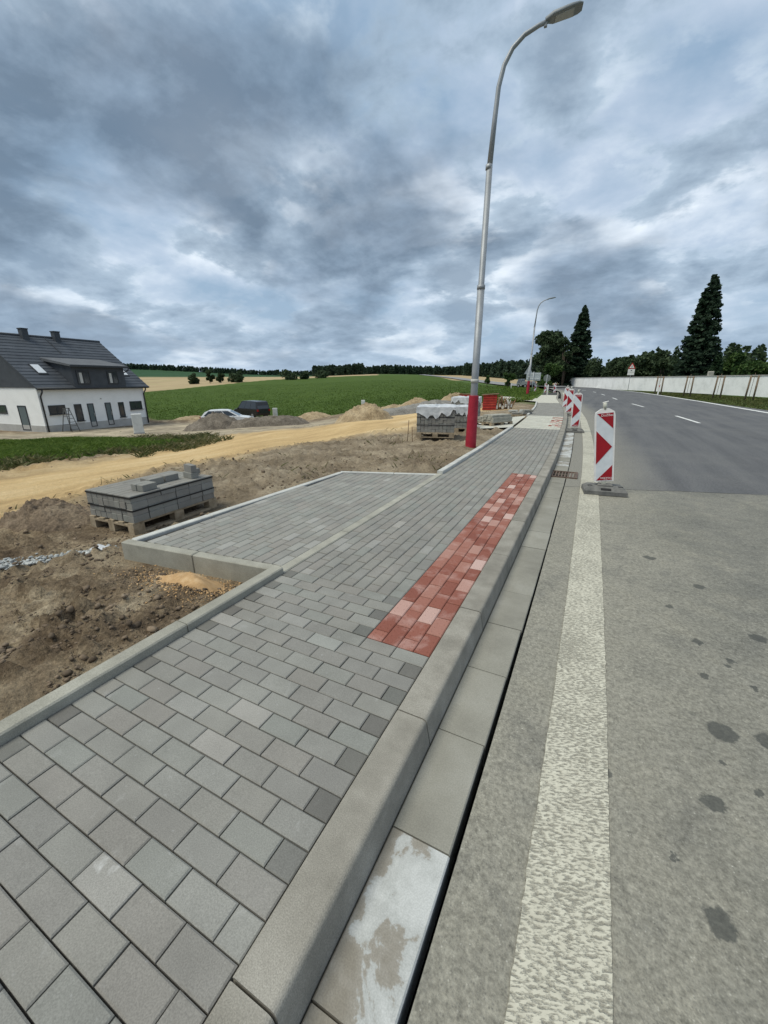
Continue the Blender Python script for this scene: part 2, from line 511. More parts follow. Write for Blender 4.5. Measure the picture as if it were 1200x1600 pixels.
def asphalt_old():
    m, T = new_mat('asphalt_old')
    P = pos(T)
    x = T.n('ShaderNodeAttribute', attribute_name='off').outputs['Fac']
    n1 = T.noise(P, 1.3, 6, .6)
    c = T.ramp(n1, [(.3, (.168, .163, .138)), (.5, (.21, .202, .17)), (.72, (.252, .24, .20))])
    # mineral dust gathered beside the gutter
    du = T.math('ADD', x, T.math('MULTIPLY', T.math('SUBTRACT', T.noise(P, 2.2, 5, .6), .5), .7))
    c = T.mix(T.rng(du, .15, 1.1, .75, 0.0, True), c, (.272, .257, .213))
    # wheel-worn darker tone further out
    wx = T.math('ADD', x, T.math('MULTIPLY', T.math('SUBTRACT', T.noise(P, .8, 4, .6), .5), 1.2))
    c = T.mix(T.math('MULTIPLY', T.rng(wx, .6, 1.4, 0, 1, True), .25), c, (.125, .125, .12))
    # blotches of dust and of bare binder
    bl = T.noise(P, 3.4, 8, .7, .4)
    c = T.mix(T.math('MULTIPLY', T.rng(bl, .50, .64), .45), c, (.275, .258, .208))
    c = T.mix(T.math('MULTIPLY', T.rng(bl, .46, .34), .40), c, (.115, .113, .104))
    # stone chippings
    vo = T.n('ShaderNodeTexVoronoi', {'Vector': P, 'Scale': 125.0})
    c = T.mix(T.math('MULTIPLY', T.rng(vo.outputs['Distance'], .05, .45, 1, 0), .6), c, T.ramp(T.n('ShaderNodeSeparateColor', {0: vo.outputs['Color']}).outputs[0], [(0, (.085, .085, .08)), (.6, (.24, .232, .20)), (.93, (.36, .345, .29)), (1, (.58, .56, .50))]))
    sk = T.noise(P, 55, 6, .75)
    c = T.mix(1.0, c, T.ramp(sk, [(.34, (.60,) * 3), (.66, (1.3,) * 3)]), 'MULTIPLY')
    # small dark drips
    v2 = T.n('ShaderNodeTexVoronoi', {'Vector': P, 'Scale': 5.0})
    dr = T.math('ADD', v2.outputs['Distance'], T.math('MULTIPLY', T.math('SUBTRACT', T.noise(P, 26, 4, .6), .5), .16))
    act = T.math('GREATER_THAN', T.n('ShaderNodeSeparateColor', {0: v2.outputs['Color']}).outputs[1], .45)
    rightish = T.rng(x, .4, .8, 0, 1)
    k = T.math('MULTIPLY', T.math('MULTIPLY', T.rng(dr, .07, .11, 1, 0), act), rightish)
    c = T.mix(T.math('MULTIPLY', k, .55), c, (.06, .062, .058))
    wob = T.n('ShaderNodeTexNoise', {'Vector': P, 'Scale': 19.0, 'Detail': 7.0, 'Roughness': .68}).outputs['Color']
    wv = T.n('ShaderNodeVectorMath', {0: T.n('ShaderNodeVectorMath', {0: wob, 1: (.5, .5, .5)}, operation='SUBTRACT').outputs[0], 'Scale': .085}, operation='SCALE').outputs[0]
    P2 = T.n('ShaderNodeVectorMath', {0: P, 1: wv}, operation='ADD').outputs[0]
    tot = None
    for sx_, sy_, sr in STAINS:
        d = T.n('ShaderNodeVectorMath', {0: P2, 1: (sx_, sy_, -.12)}, operation='DISTANCE').outputs['Value']
        w = T.rng(d, sr * .85, sr * 1.08, 1, 0)
        tot = w if tot is None else T.math('MAXIMUM', tot, w)
    c = T.mix(T.math('MULTIPLY', tot, .74), c, (.055, .058, .055))
    hgt = T.math('ADD', T.noise(P, 160, 4, .65), T.math('MULTIPLY', vo.outputs['Distance'], -.5))
    finish(T, c, .9, .25, hgt, .6, .004)
    return m
M_ASO = asphalt_old()

def asphalt_new():
    m, T = new_mat('asphalt_new')
    P = pos(T)
    st = T.n('ShaderNodeMapping', {'Vector': P, 'Scale': (1.6, .12, 1)}).outputs[0]
    c = T.ramp(T.noise(st, 1.4, 8, .66), [(.3, (.082, .082, .086)), (.5, (.108, .108, .111)), (.72, (.135, .134, .134))])
    c = T.mix(T.math('MULTIPLY', T.rng(T.noise(P, .5, 6, .65), .48, .66), .45), c, (.16, .157, .15))
    off = T.n('ShaderNodeAttribute', attribute_name='off').outputs['Fac']
    du = T.math('ADD', off, T.math('MULTIPLY', T.math('SUBTRACT', T.noise(P, 1.5, 5, .6), .5), .5))
    c = T.mix(T.rng(du, .3, 1.5, .8, 0.0, True), c, (.25, .236, .196))
    c = T.mix(1.0, c, T.ramp(T.noise(P, 40, 7, .75), [(.34, (.66,) * 3), (.66, (1.28,) * 3)]), 'MULTIPLY')
    finish(T, c, .85, .3, T.noise(P, 150, 4, .65), .5, .004)
    return m
M_ASN = asphalt_new()

def line_mat():
    m, T = new_mat('profiled_line')
    P = pos(T)
    st = T.n('ShaderNodeMapping', {'Vector': T.n('ShaderNodeMapping', {'Vector': P, 'Rotation': (0, 0, -.38)}).outputs[0], 'Scale': (.55, 1.45, 1)}).outputs[0]
    n1 = T.noise(st, 78, 3.0, .55, .1)
    n2 = T.noise(P, 7, 4, .6)
    f = T.math('ADD', n1, T.math('MULTIPLY', T.math('SUBTRACT', n2, .5), .16))
    f = T.math('ADD', f, T.math('MULTIPLY', T.math('SUBTRACT', T.noise(P, 2.3, 5, .6), .5), .30))
    k = T.rng(f, .35, .53)
    paint = T.ramp(T.noise(P, 22, 5, .6), [(.3, (.45, .425, .345)), (.7, (.56, .535, .44))])
    grime = T.ramp(T.noise(P, 130, 3, .6), [(.3, (.225, .21, .17)), (.7, (.32, .30, .245))])
    c = T.mix(k, grime, paint)
    finish(T, c, .8, .3, T.math('ADD', k, T.math('MULTIPLY', T.noise(P, 150, 3, .6), .25)), .8, .006)
    return m
M_LINE = line_mat()
M_WLINE = mat_noise('white_paint', three((.55, .55, .53), (.66, .66, .64), (.74, .74, .72)), 6, speck=.15, sscale=60, bump=.2)
# ------------------------------------------------------------------ terrain sheet
def terrain():
    az = np.concatenate([np.arange(-180, -24, 6.0), np.arange(-24, -16, 1.0), np.arange(-16, 74, 0.42), np.arange(74, 90, 1.0), np.arange(90, 180.1, 6.0)])
    r = [0.25]
    while r[-1] < 4500:
        k = 1.0115 if r[-1] < 14 else (1.02 if r[-1] < 80 else 1.035)
        r.append(r[-1] * k)
    r = np.array(r)
    A, RR = np.meshgrid(np.radians(az), r)
    X = -np.sin(A) * RR; Y = np.cos(A) * RR
    Z = terrain_z(X, Y)
    n, m = X.shape
    v = np.stack([X, Y, Z], -1).reshape(-1, 3)
    idx = np.arange(n * m).reshape(n, m)
    f = np.stack([idx[:-1, :-1], idx[1:, :-1], idx[1:, 1:], idx[:-1, 1:]], -1).reshape(-1, 4)
    f = f[:, ::-1]
    me = np_mesh('ground', v, f, None, True)
    x, y = v[:, 0], v[:, 1]
    rr = np.hypot(x, y); aa = np.degrees(np.arctan2(-x, y))
    wob = lambda sc, amp, s: (fbm(x * sc, y * sc, 4, s) - .5) * 2 * amp
    k = kerb_line(y)
    track = sm(-1.5, .8, poly_sd(x, y, TRACK) + wob(.6, 1.6, 60))
    weeds = sm(-.5, .5, poly_sd(x, y, WEEDS) + wob(.5, 1.2, 61))
    crop = sm(-.5, .5, poly_sd(x, y, FIELD) + wob(.2, .8, 62) * (rr < 90))
    # building site: left of the footway, up to the field
    site = sm(-1, 1, poly_sd(x, y, [(2, -30), (2, 20), (-2, 26), (-5, 33), (-9, 37), (-12, 34.5), (-19, 34.5), (-29, 37), (-34.6, 37.6), (-39, 31), (-41, 28), (-44, 40), (-70, 30), (-60, -30)]) + wob(.3, .8, 63))
    pale = sm(-1.5, 1.5, poly_sd(x, y, [(-40, 8), (-34, 11), (-26, 16), (-14.2, 12), (-13, 15), (-12, 22), (-19, 27), (-28, 31), (-36, 28)]) + wob(.35, 2.2, 64)) * (1 - weeds)
    wheat = np.where((rr > 120) & (rr < 560) & (aa > 28) & (aa < 120), 1.0, 0.0) * (1 - crop)
    wheat = np.maximum(wheat, np.where((rr > 190) & (rr < 620) & (aa > 3.0) & (aa < 22), 1.0, 0.0) * (1 - crop))
    dry = sm(-1.2, 1.2, poly_sd(x, y, [(-9.5, 3.6), (-5.6, 4.2), (-4.2, 3.6), (-2.0, 6.0), (-2.0, 20), (-5, 34), (-12, 34), (-9, 14)]) + wob(.7, 1.6, 69))
    dark = sm(500, 540, rr + wob(.01, 30, 66)) * (aa > 28)
    for nm, a in (('track', track), ('weeds', weeds), ('crop', crop), ('site', site), ('pale', pale), ('wheat', wheat), ('dark', dark), ('dry', dry)):
        at = me.attributes.new(nm, 'FLOAT', 'POINT')
        at.data.foreach_set('value', np.ascontiguousarray(a, dtype=np.float32))
    m, T = new_mat('ground')
    P = pos(T)
    at = lambda nm: T.n('ShaderNodeAttribute', attribute_name=nm).outputs['Fac']
    soil = T.ramp(T.noise(P, 1.5, 8, .66, .3), [(.32, (.082, .058, .038)), (.45, (.155, .114, .074)), (.54, (.25, .192, .126)), (.66, (.39, .32, .222))])
    soil = T.mix(1.0, soil, T.ramp(T.noise(P, 34, 7, .74), [(.34, (.48,) * 3), (.66, (1.42,) * 3)]), 'MULTIPLY')
    # dry sandy crust in patches
    soil = T.mix(T.math('MULTIPLY', T.rng(T.noise(P, .75, 5, .6), .55, .68), .5), soil, T.ramp(T.noise(P, 40, 4, .6), [(.3, (.25, .20, .135)), (.7, (.43, .355, .25))]))
    drysoil = T.mix(1.0, T.ramp(T.noise(P, 1.3, 8, .66), [(.34, (.15, .117, .08)), (.5, (.265, .214, .15)), (.64, (.39, .325, .235))]), T.ramp(T.noise(P, 24, 7, .72), [(.34, (.66,) * 3), (.66, (1.25,) * 3)]), 'MULTIPLY')
    soil = T.mix(T.math('MULTIPLY', at('dry'), .85), soil, drysoil)
    sand = T.ramp(T.noise(T.n('ShaderNodeMapping', {'Vector': P, 'Scale': (1, .25, 1), 'Rotation': (0, 0, .35)}).outputs[0], 1.1, 7, .62), [(.3, (.42, .285, .14)), (.5, (.58, .41, .205)), (.7, (.68, .52, .30))])
    sand = T.mix(1.0, sand, T.ramp(T.noise(P, 14, 5, .65), [(.3, (.84,) * 3), (.7, (1.1,) * 3)]), 'MULTIPLY')
    grav = T.ramp(T.noise(P, .7, 7, .65), [(.35, (.20, .165, .12)), (.5, (.33, .28, .205)), (.66, (.50, .42, .30))])
    gr = T.ramp(T.noise(P, 1.2, 7, .65), [(.3, (.042, .075, .016)), (.5, (.068, .115, .026)), (.72, (.13, .155, .055))])
    cropc = T.ramp(T.noise(T.n('ShaderNodeMapping', {'Vector': P, 'Scale': (1, .35, 1), 'Rotation': (0, 0, .5)}).outputs[0], .35, 9, .7), [(.3, (.042, .074, .009)), (.5, (.056, .094, .013)), (.7, (.074, .114, .019))])
    wh = T.ramp(T.noise(P, .03, 6, .6), [(.35, (.30, .23, .13)), (.55, (.40, .31, .18)), (.7, (.30, .26, .13))])
    dk = T.ramp(T.noise(P, .02, 5, .6), [(.3, (.022, .06, .025)), (.7, (.035, .085, .032))])
    c = T.mix(at('site'), gr, soil)
    c = T.mix(at('pale'), c, grav)
    c = T.mix(at('track'), c, sand)
    c = T.mix(at('weeds'), c, gr)
    c = T.mix(at('wheat'), c, wh)
    c = T.mix(at('dark'), c, dk)
    c = T.mix(at('crop'), c, cropc)
    hb = T.math('ADD', T.noise(P, 22, 6, .7), T.math('MULTIPLY', T.noise(P, 90, 4, .65), .4))
    finish(T, c, .95, .15, hb, 1.0, .035)
    me.materials.append(m)
    o = link_mesh('ground', me)
    tag(o, 'churned brown soil, sandy track and open fields rising to the skyline', kind='structure')
terrain()

# ------------------------------------------------------------------ road
def strip(rows, zfun=None):
    """rows: list of point rows -> MB grid"""
    return MB().grid(rows)

def sheet(name, xs, ys, z, mat, parent=None, y0=None, y1=None):
    """bent sheet over offsets xs and stations ys; y0/y1 optional functions of x giving slanted ends"""
    rows = []; offs = []
    for i, t in enumerate(np.linspace(0, 1, len(ys))):
        row = []
        for xo in xs:
            a = ys[0] if y0 is None else y0(xo)
            b = ys[-1] if y1 is None else y1(xo)
            yy = a + (b - a) * (ys[i] - ys[0]) / (ys[-1] - ys[0])
            row.append((xo - float(g(yy)), yy, z)); offs.append(xo)
        rows.append(row)
    o = MB().grid(rows, False).build(name, mat, parent)
    at = o.data.attributes.new('off', 'FLOAT', 'POINT')
    at.data.foreach_set('value', np.array(offs, dtype=np.float32))
    return o

def edge_e(y):
    return float(np.interp(y, [0, 27, 39, 200], [8.5, 9.05, 9.75, 9.8]))

road = sheet('road', np.linspace(-.7, 10.2, 8), np.concatenate([np.arange(-14, 40, 2.0), np.arange(40, 170, 4.0)]), -.40, M_BED)
tag(road, 'two lane asphalt road bending left past the new footway', kind='structure')
seam = lambda x: 6.82 + .30 * x + float(fbm(x * 2.2, 3.3, 4, 8, .6) - .5) * .12
old = sheet('old_asphalt', np.concatenate([np.linspace(-.213, 2, 24), np.linspace(2.4, 10.0, 14)]), np.linspace(-14, 7, 26), -.12, M_ASO, road, y1=lambda x: seam(x) - .02)
old['label'] = 'worn dusty grey asphalt in the foreground'
ys_n = np.concatenate([np.linspace(0, .14, 20), np.linspace(.16, 1, 40)])
new = sheet('asphalt', np.concatenate([np.linspace(-.213, 2, 14), np.linspace(3, 10.0, 6)]), 6.8 + (168 - 6.8) * ys_n, -.1215, M_ASN, road, y0=lambda x: seam(x))
new['label'] = 'smoother blue grey asphalt beyond the seam'
def worn_line():
    ys = np.concatenate([np.arange(-6, 8, .018), np.linspace(8, 60, 90)])
    j0 = (fbm(ys * 22, ys * 0, 4, 5, .7) - .5) * .012; j1 = (fbm(ys * 22, ys * 0 + 9, 4, 6, .7) - .5) * .010
    rows = [[(.01 + a - float(g(y)), y, -.1155), (.135 - float(g(y)), y, -.1155), (.26 + b - float(g(y)), y, -.1155)] for y, a, b in zip(ys, j0, j1)]
    return MB().grid(rows, False).build('edge_line', M_LINE, road)
ln = worn_line()
ln['label'] = 'cream profiled road edge line with rough stippled surface'
def line_off(name, fx, w, y0, y1, n, lab=None):
    rows = []
    for y in np.linspace(y0, y1, n):
        xo = fx(y)
        rows.append([(xo - float(g(y)), y, -.116), (xo + w - float(g(y)), y, -.116)])
    o = MB().grid(rows, False).build(name, M_WLINE, road)
    if lab: o['label'] = lab
    return o
line_off('edge_line', lambda y: edge_e(y) - .12, .25, 8, 165, 80, 'white edge line along the wall side of the road')
for y0 in (8.9, 19.7, 30.3, 41, 52, 63, 74, 85, 96):
    line_off('lane_dash', lambda y: 4.15, .13, y0, y0 + 3.6, 5)

# the road carries on up the hill to the left
def far_road():
    pts = [(-6.0, 96), (-14.5, 102), (-22.5, 121), (-46, 174), (-84.5, 251), (-165, 409), (-190, 470)]
    P = [Vector((x, y, 0)) for x, y in pts]
    ctr = []
    for i in range(len(P) - 1):
        for k in range(10):
            ctr.append(P[i].lerp(P[i + 1], k / 10))
    rows = []; rows2 = []
    for i, p in enumerate(ctr):
        d = (ctr[min(i + 1, len(ctr) - 1)] - ctr[max(i - 1, 0)]).normalized()
        nrm = Vector((-d.y, d.x, 0))
        zc = float(base_z(p.x, p.y)) + .35
        zl = zc
        rows.append([(*(p + nrm * 3.6).xy, zl), (*(p - nrm * 3.6).xy, zl)])
        rows2.append([(*(p + nrm * 4.6).xy, zl - .05), (*(p + nrm * 6.6).xy, zl - .5)])
    o = MB().grid(rows, False).build('road', mat_noise('far_asphalt', three((.19, .19, .19), (.24, .24, .24), (.28, .28, .27)), .3))
    tag(o, 'pale far stretch of road climbing between green field and stubble', kind='structure')
far_road()

# ------------------------------------------------------------------ curb, gutter, kerbs
def extrude_bent(prof, y0, y1, step=.5):
    """closed cross section prof [(x, z)] swept along the bend"""
    n = len(prof)
    k = max(1, int(math.ceil((y1 - y0) / step)))
    ys = [y0 + (y1 - y0) * i / k for i in range(k + 1)]
    vs = [(x - float(g(y)), y, z) for y in ys for x, z in prof]
    fs = []
    for i in range(k):
        for j in range(n):
            j2 = (j + 1) % n
            fs.append((i * n + j, i * n + j2, (i + 1) * n + j2, (i + 1) * n + j))
    mb = MB()
    mb._add(vs, fs)
    mb._add(vs[:n], [tuple(range(n - 1, -1, -1))])
    mb._add(vs[-n:], [tuple(range(n))])
    mb.f = [list(reversed(q)) for q in mb.f]
    return mb

def curb_prof(top=.0):
    pr = [(-.628, -.30), (-.628, top + .004), (-.622, top + .008)]
    cx, cz, rr = -.505, top - .014, .022
    for a in (90, 72, 54, 36, 20, 8):
        pr.append((cx + rr * math.cos(R(a)), cz + rr * math.sin(R(a))))
    pr += [(-.463, -.122), (-.4625, -.30)]
    return pr

curb = empty('curb', (0, 0, 0), kind='structure', label='round nosed concrete curb between footway and gutter')
y = -4.63
i = 0
while y < 58:
    L = 1.0 if y < 20 else 2.0
    dz = random.uniform(-.002, .002)
    o = extrude_bent([(x, z + dz) for x, z in curb_prof()], y + .004, y + L - .004, .5).build('curb_stone', M_CURB, curb)
    y += L
gut = empty('gutter', (0, 0, 0), kind='structure', label='row of flat concrete gutter slabs below the curb')
y = -3.03
while y < 40:
    L = .5 if y < 25 else 1.0
    if not (7.25 < y + L / 2 < 8.0):
        dz = random.uniform(-.0025, .0025)
        x1 = -.237 + .011 * float(sm(.8, 3.5, y)) + random.uniform(-.003, .002)
        pr = [(-.459, -.25), (-.459, -.124 + dz), (-.454, -.119 + dz), (x1 - .005, -.119 + dz), (x1, -.124 + dz), (x1, -.25)]
        limy = y < .9 or 8.0 < y < 15 and random.random() < .8
        o = extrude_bent(pr, y + .003, y + L - .003, .5).build('gutter_slab', (M_GUTL if y < 2 else M_GUTF) if limy else M_GUT, gut)
        if .4 < y < .9: o['label'] = 'lime stained pale gutter slab in the foreground'
    y += L

kerb = empty('footway_kerb', (0, 0, 0), kind='structure', label='straight concrete kerb along the soil side of the footway')
def kerb_piece(y0, y1, top, mat, lab=None, x0=-2.13, x1=-2.034):
    pr = [(x0, -.36), (x0, top - .008), (x0 + .008, top), (x1 - .008, top), (x1, top - .008), (x1, -.36)]
    o = extrude_bent(pr, y0 + .003, y1 - .003, .5).build('kerb_stone', mat, kerb)
    if lab: o['label'] = lab
y = -4.65
while y < 1.2:
    kerb_piece(y, y + 1, .052 + random.uniform(-.002, .002), M_KERB)
    y += 1
kerb_piece(1.35, 2.235, .05, M_KERB)
y = 2.235
while y < 6.1:
    kerb_piece(y, min(y + 1, 6.2), .006, M_KERB, 'flush kerb strip between bay and footway')
    y += 1
y = 6.2
while y < 13.7:
    y2 = min(y + 1, 13.75)
    kerb_piece(y, y2, .055 + random.uniform(-.004, .004), M_KERBL)
    y = y2
y = 18.9
while y < 30:
    kerb_piece(y, y + 1, .055, M_KERBL)
    y += 1

# ------------------------------------------------------------------ footway paving
def paver_mesh(name, w, l, h, mat, ch=.004, bumps=0):
    hx, hy = w / 2, l / 2
    z0, z1 = -h, 0
    v = [(-hx, -hy, z0), (hx, -hy, z0), (hx, hy, z0), (-hx, hy, z0)]
    e = ch * .8
    v += [(-hx, -hy, z1 - e), (hx, -hy, z1 - e), (hx, hy, z1 - e), (-hx, hy, z1 - e)]
    v += [(-hx + ch, -hy + ch, z1), (hx - ch, -hy + ch, z1), (hx - ch, hy - ch, z1), (-hx + ch, hy - ch, z1)]
    f = [(8, 9, 10, 11)]
    for lo in (0, 4):
        for i in range(4):
            j = (i + 1) % 4
            f.append((lo + i, lo + j, lo + 4 + j, lo + 4 + i))
    if bumps:
        for bx in (-hx * .5, hx * .5):
            for by in (-hy * .75, -hy * .25, hy * .25, hy * .75):
                b = len(v)
                q = .009
                v += [(bx - q, by, z1 - .0005), (bx, by - q, z1 - .0005), (bx + q, by, z1 - .0005), (bx, by + q, z1 - .0005), (bx, by, z1 + .0045)]
                f += [(b, b + 1, b + 4), (b + 1, b + 2, b + 4), (b + 2, b + 3, b + 4), (b + 3, b, b + 4)]
    me = bpy.data.meshes.new(name)
    me.from_pydata(v, [], f)
    me.update()
    me.materials.append(mat)
    return me

GAP = .004
ME_FULL = paver_mesh('paver', .2 - .005, .1 - .005, .06, M_PAV, .005)
ME_FULLL = paver_mesh('paver_limy', .2 - GAP, .1 - GAP, .06, M_PAVL)
ME_HALF = paver_mesh('paver_half', .1 - GAP, .1 - GAP, .06, M_PAVD)
ME_HALFG = paver_mesh('paver_halfg', .1 - GAP, .1 - GAP, .06, M_PAV)
ME_RED = paver_mesh('paver_red', .1 - GAP, .2 - .007, .06, M_RED, .006, bumps=1)
ME_REDH = paver_mesh('paver_redh', .1 - GAP, .1 - GAP, .06, M_RED, bumps=1)
ME_DRV = paver_mesh('paver_drv', .1 - GAP, .2 - .009, .06, M_DRV, .007)
ME_LONG = paver_mesh('paver_long', .1 - GAP, .2 - .009, .06, M_PAV, .007)
ME_LONGL = paver_mesh('paver_longl', .1 - GAP, .2 - .009, .06, M_PAVL, .007)
ME_PAVI = paver_mesh('paver_i', .1 - GAP, .2 - GAP, .06, M_PAVI)

walk = empty('footway', (0, 0, 0), kind='structure', label='new footway of grey concrete pavers in running bond')
bed = sheet('bedding', [-2.04, -1.3, -.62], np.concatenate([np.arange(-4.6, 20, .5), np.arange(20, 58, 2.0)]), -.019, M_BED, walk)

items = []      # (dist, mesh, x, y, w-scale, l-scale, extra rotation)
pale_at = {(-1.25, .84), (-1.16, .35), (-1.23, 1.66)}
for j in range(-50, 20):
    y0 = .30 + .1 * j
    imax = 4 if j >= 15 else 8
    odd = j % 2 != 0
    i = -6
    cells = []
    if odd:
        cells.append((-6, -5))
        i = -5
    while i < imax:
        cells.append((i, min(i + 2, imax)))
        i += 2
    for a, b in cells:
        xa, xb = -1.433 + .1 * a, -1.433 + .1 * b
        xm, ym = (xa + xb) / 2, y0 + .05
        if b - a == 2:
            me = ME_FULL
            for (qx, qy) in pale_at:
                if abs(qx - xm) < .1 and abs(qy - ym) < .05: me = ME_FULLL
            if random.random() < .012: me = ME_FULLL
        else:
            dark = random.random() < .85
            me = ME_HALF if dark else ME_HALFG
        items.append((math.hypot(xm, ym), me, xm, ym, 1.0, 1.0))
for c in range(14):
    xm = -2.033 + .1 * c + .05
    ya = 2.3 if c < 10 else 6.82
    yy = ya - (.1 if c % 2 else 0)
    while yy < 13.75:
        a, b = max(yy, ya), min(yy + .2, 13.76)
        if b - a > .03:
            me = ME_LONGL if random.random() < .03 else ME_LONG
            items.append((math.hypot(xm, (a + b) / 2), me, xm, (a + b) / 2, 1.0, (b - a - GAP) / (.2 - GAP)))
        yy += .2
# the 300 that show largest are pieces of their own: those in the picture nearest to the camera
def seen(x, y):
    d = math.cos(R(27.1)) * y - math.sin(R(27.1)) * x
    rt = math.cos(R(27.1)) * x + math.sin(R(27.1)) * y
    cp, sp_ = math.cos(R(18.05)), math.sin(R(18.05))
    dep = d * cp + 1.462 * sp_
    up = d * sp_ - 1.462 * cp
    return dep > .1 and abs(rt / dep) < 1.02 and -up / dep < 1.33
vis = sorted([t for t in items if seen(t[2], t[3])], key=lambda t: t[0])
own = set(id(t) for t in vis[:300])
V, Fq = [], []
for t in items:
    d, me, x, y, lw, ll = t
    bx, by = bend(x, y)
    dz = random.uniform(-.0016, .0016)
    tilt = (random.uniform(-.006, .006), random.uniform(-.006, .006), brot(y) + random.uniform(-.004, .004))
    if id(t) in own:
        link_mesh('paver', me, walk, (bx, by, dz), tilt, (lw, ll, 1))
    else:
        co = np.array([p.co[:] for p in me.vertices]) * np.array([lw, ll, 1])
        ca, sa = math.cos(tilt[2]), math.sin(tilt[2])
        b = len(V) * 12
        V.append(np.stack([bx + co[:, 0] * ca - co[:, 1] * sa, by + co[:, 0] * sa + co[:, 1] * ca, dz + co[:, 2]], -1))
        Fq.append(np.array([list(p.vertices) for p in me.polygons]) + b)
o = link_mesh('paver_field', np_mesh('paver_field', np.concatenate(V), np.concatenate(Fq), M_PAVI), walk)
o['kind'] = 'stuff'

def paver_run(name, x0, x1, y0, y1, mat, parent, ysl=0.0, w=.2):
    """joined running bond of pavers laid across, for the far stretches"""
    base = np.array([p.co[:] for p in ME_PAVI.vertices]); fb = np.array([list(p.vertices) for p in ME_PAVI.polygons])
    VV, FF = [], []; k = 0
    ny = int(round((y1 - y0) / .1))
    for j in range(ny):
        x = x0 - (.1 if j % 2 else 0)
        while x < x1 - .01:
            a, b = max(x, x0), min(x + .2, x1)
            co = base * np.array([(b - a - GAP) / (.1 - GAP), (.1 - GAP) / (.2 - GAP), 1])
            yy = y0 + .1 * j + .05; xm = (a + b) / 2
            VV.append(np.stack([co[:, 0] + xm - float(g(yy)), co[:, 1] + yy + ysl * (xm - x0), co[:, 2] + random.uniform(-.002, .002)], -1))
            FF.append(fb + 12 * k); k += 1
            x += .2
    o = link_mesh(name, np_mesh(name, np.concatenate(VV), np.concatenate(FF), mat), parent)
    o['kind'] = 'stuff'
    return o
o = paver_run('pale_paver_band', -2.03, -.635, 13.8, 18.9, M_PALE, walk); o['label'] = 'cream pavers where the drive crosses the footway'
o = paver_run('paver_field', -2.03, -.635, 18.9, 29.9, M_PAVI, walk)
o = sheet('pale_paving', [-2.1, -.635], np.arange(29.9, 46, 1.0), .003, M_PALE, walk); o['label'] = 'cream paving at the far junction'
o = MB().grid([[(-7.6, 36.5, -.01), (-2.1 - float(g(31)), 31.5, .002)], [(-8.2, 40.5, -.01), (-2.1 - float(g(36)), 37, .002)]], False).build('pale_paving', M_PALE, walk)

# red tactile strip
tact = empty('tactile_strip', (0, 0, 0), kind='structure', label='strip of red studded tactile pavers beside the curb')
for c in range(4):
    xm = -1.033 + .1 * c + .05
    yy = 1.8 - (.1 if c % 2 == 0 else 0)
    while yy < 6.8:
        a, b = max(yy, 1.8), min(yy + .2, 6.82)
        if b - a > .03:
            half = b - a < .15
            ym = (a + b) / 2
            bx, by = bend(xm, ym)
            link_mesh('tactile_paver', ME_REDH if half else ME_RED, tact, (bx, by, random.uniform(-.0012, .0012)), (0, 0, brot(ym)))
        yy += .2
VV = []
for c in range(4):
    for q in range(20):
        ym = 14.6 + q * .2; xm = -1.033 + .1 * c + .05
        bx, by = bend(xm, ym)
        if random.random() < .5: link_mesh('tactile_paver', ME_RED, tact, (bx, by, .006), (0, 0, brot(ym)))

# raised parking bay / drive
bay = empty('paved_bay', (0, 0, 0), kind='structure', label='rectangular bay of grey pavers framed by pale kerbs')
fr = lambda x: 2.24 + .123 * (x + 2.1)
bk = lambda x: 6.17 + .38 * (x + 2.11)
lf = lambda y: -3.80 + (y - 2.03) * (.15 / 3.55)
for c in range(16):
    xm = -2.135 - .1 * c - .052
    ya, yb = fr(xm) + .10, bk(xm) - .085
    yy = ya - (.1 if c % 2 else 0)
    while yy < yb:
        a, b = max(yy, ya), min(yy + .2, yb)
        if b - a > .03 and xm - .05 > lf((a + b) / 2) + .06:
            link_mesh('paver', ME_DRV, bay, (xm - float(g((a + b) / 2)) * .8, (a + b) / 2, random.uniform(-.0015, .0015)), (random.uniform(-.006, .006), random.uniform(-.006, .006), 0), (1, (b - a - GAP) / (.2 - GAP), 1))
        yy += .2
MB().grid([[(-3.72, fr(-3.72) + .02, -.019), (-2.12, fr(-2.12) + .02, -.019)], [(-3.62, bk(-3.62) - .02, -.019), (-2.12, bk(-2.12) - .02, -.019)]], False).build('bedding', M_BED, bay)
def kerb_bar(p, q, w, top, bot, mat, parent, name='kerb_stone'):
    p, q = Vector((*p, 0)), Vector((*q, 0))
    d = (q - p); L = d.length; d.normalize()
    m = Matrix.Translation(((p + q) / 2)) @ Matrix.Rotation(math.atan2(d.y, d.x), 4, 'Z')
    mb = MB().box((0, 0, (top + bot) / 2), (L - .006, w, top - bot), None, .007)
    mb.v = [tuple(m @ Vector(v)) for v in mb.v]
    return mb.build(name, mat, parent)
def lerp2(p, q, t): return (p[0] + (q[0] - p[0]) * t, p[1] + (q[1] - p[1]) * t)
F0, F1 = (-3.84, fr(-3.84) + .045), (-2.135, fr(-2.135) + .045)
kerb_bar(F0, lerp2(F0, F1, .5), .09, .006, -.42, M_KERB, bay); kerb_bar(lerp2(F0, F1, .5), F1, .09, .004, -.42, M_KERB, bay)
L0, L1 = (lf(2.12) + .0, fr(-3.8) + .095), (lf(5.55), bk(-3.65) - .02)
for k in range(4):
    kerb_bar(lerp2(L0, L1, k / 4), lerp2(L0, L1, (k + 1) / 4), .085, .005, -.40, M_KERBL, bay)
B0, B1 = (L1[0] - .04, L1[1] + .035), (-2.14, bk(-2.14))
kerb_bar(B0, lerp2(B0, B1, .55), .08, .005, -.40, M_KERBL, bay); kerb_bar(lerp2(B0, B1, .55), B1, .08, .005, -.40, M_KERBL, bay)

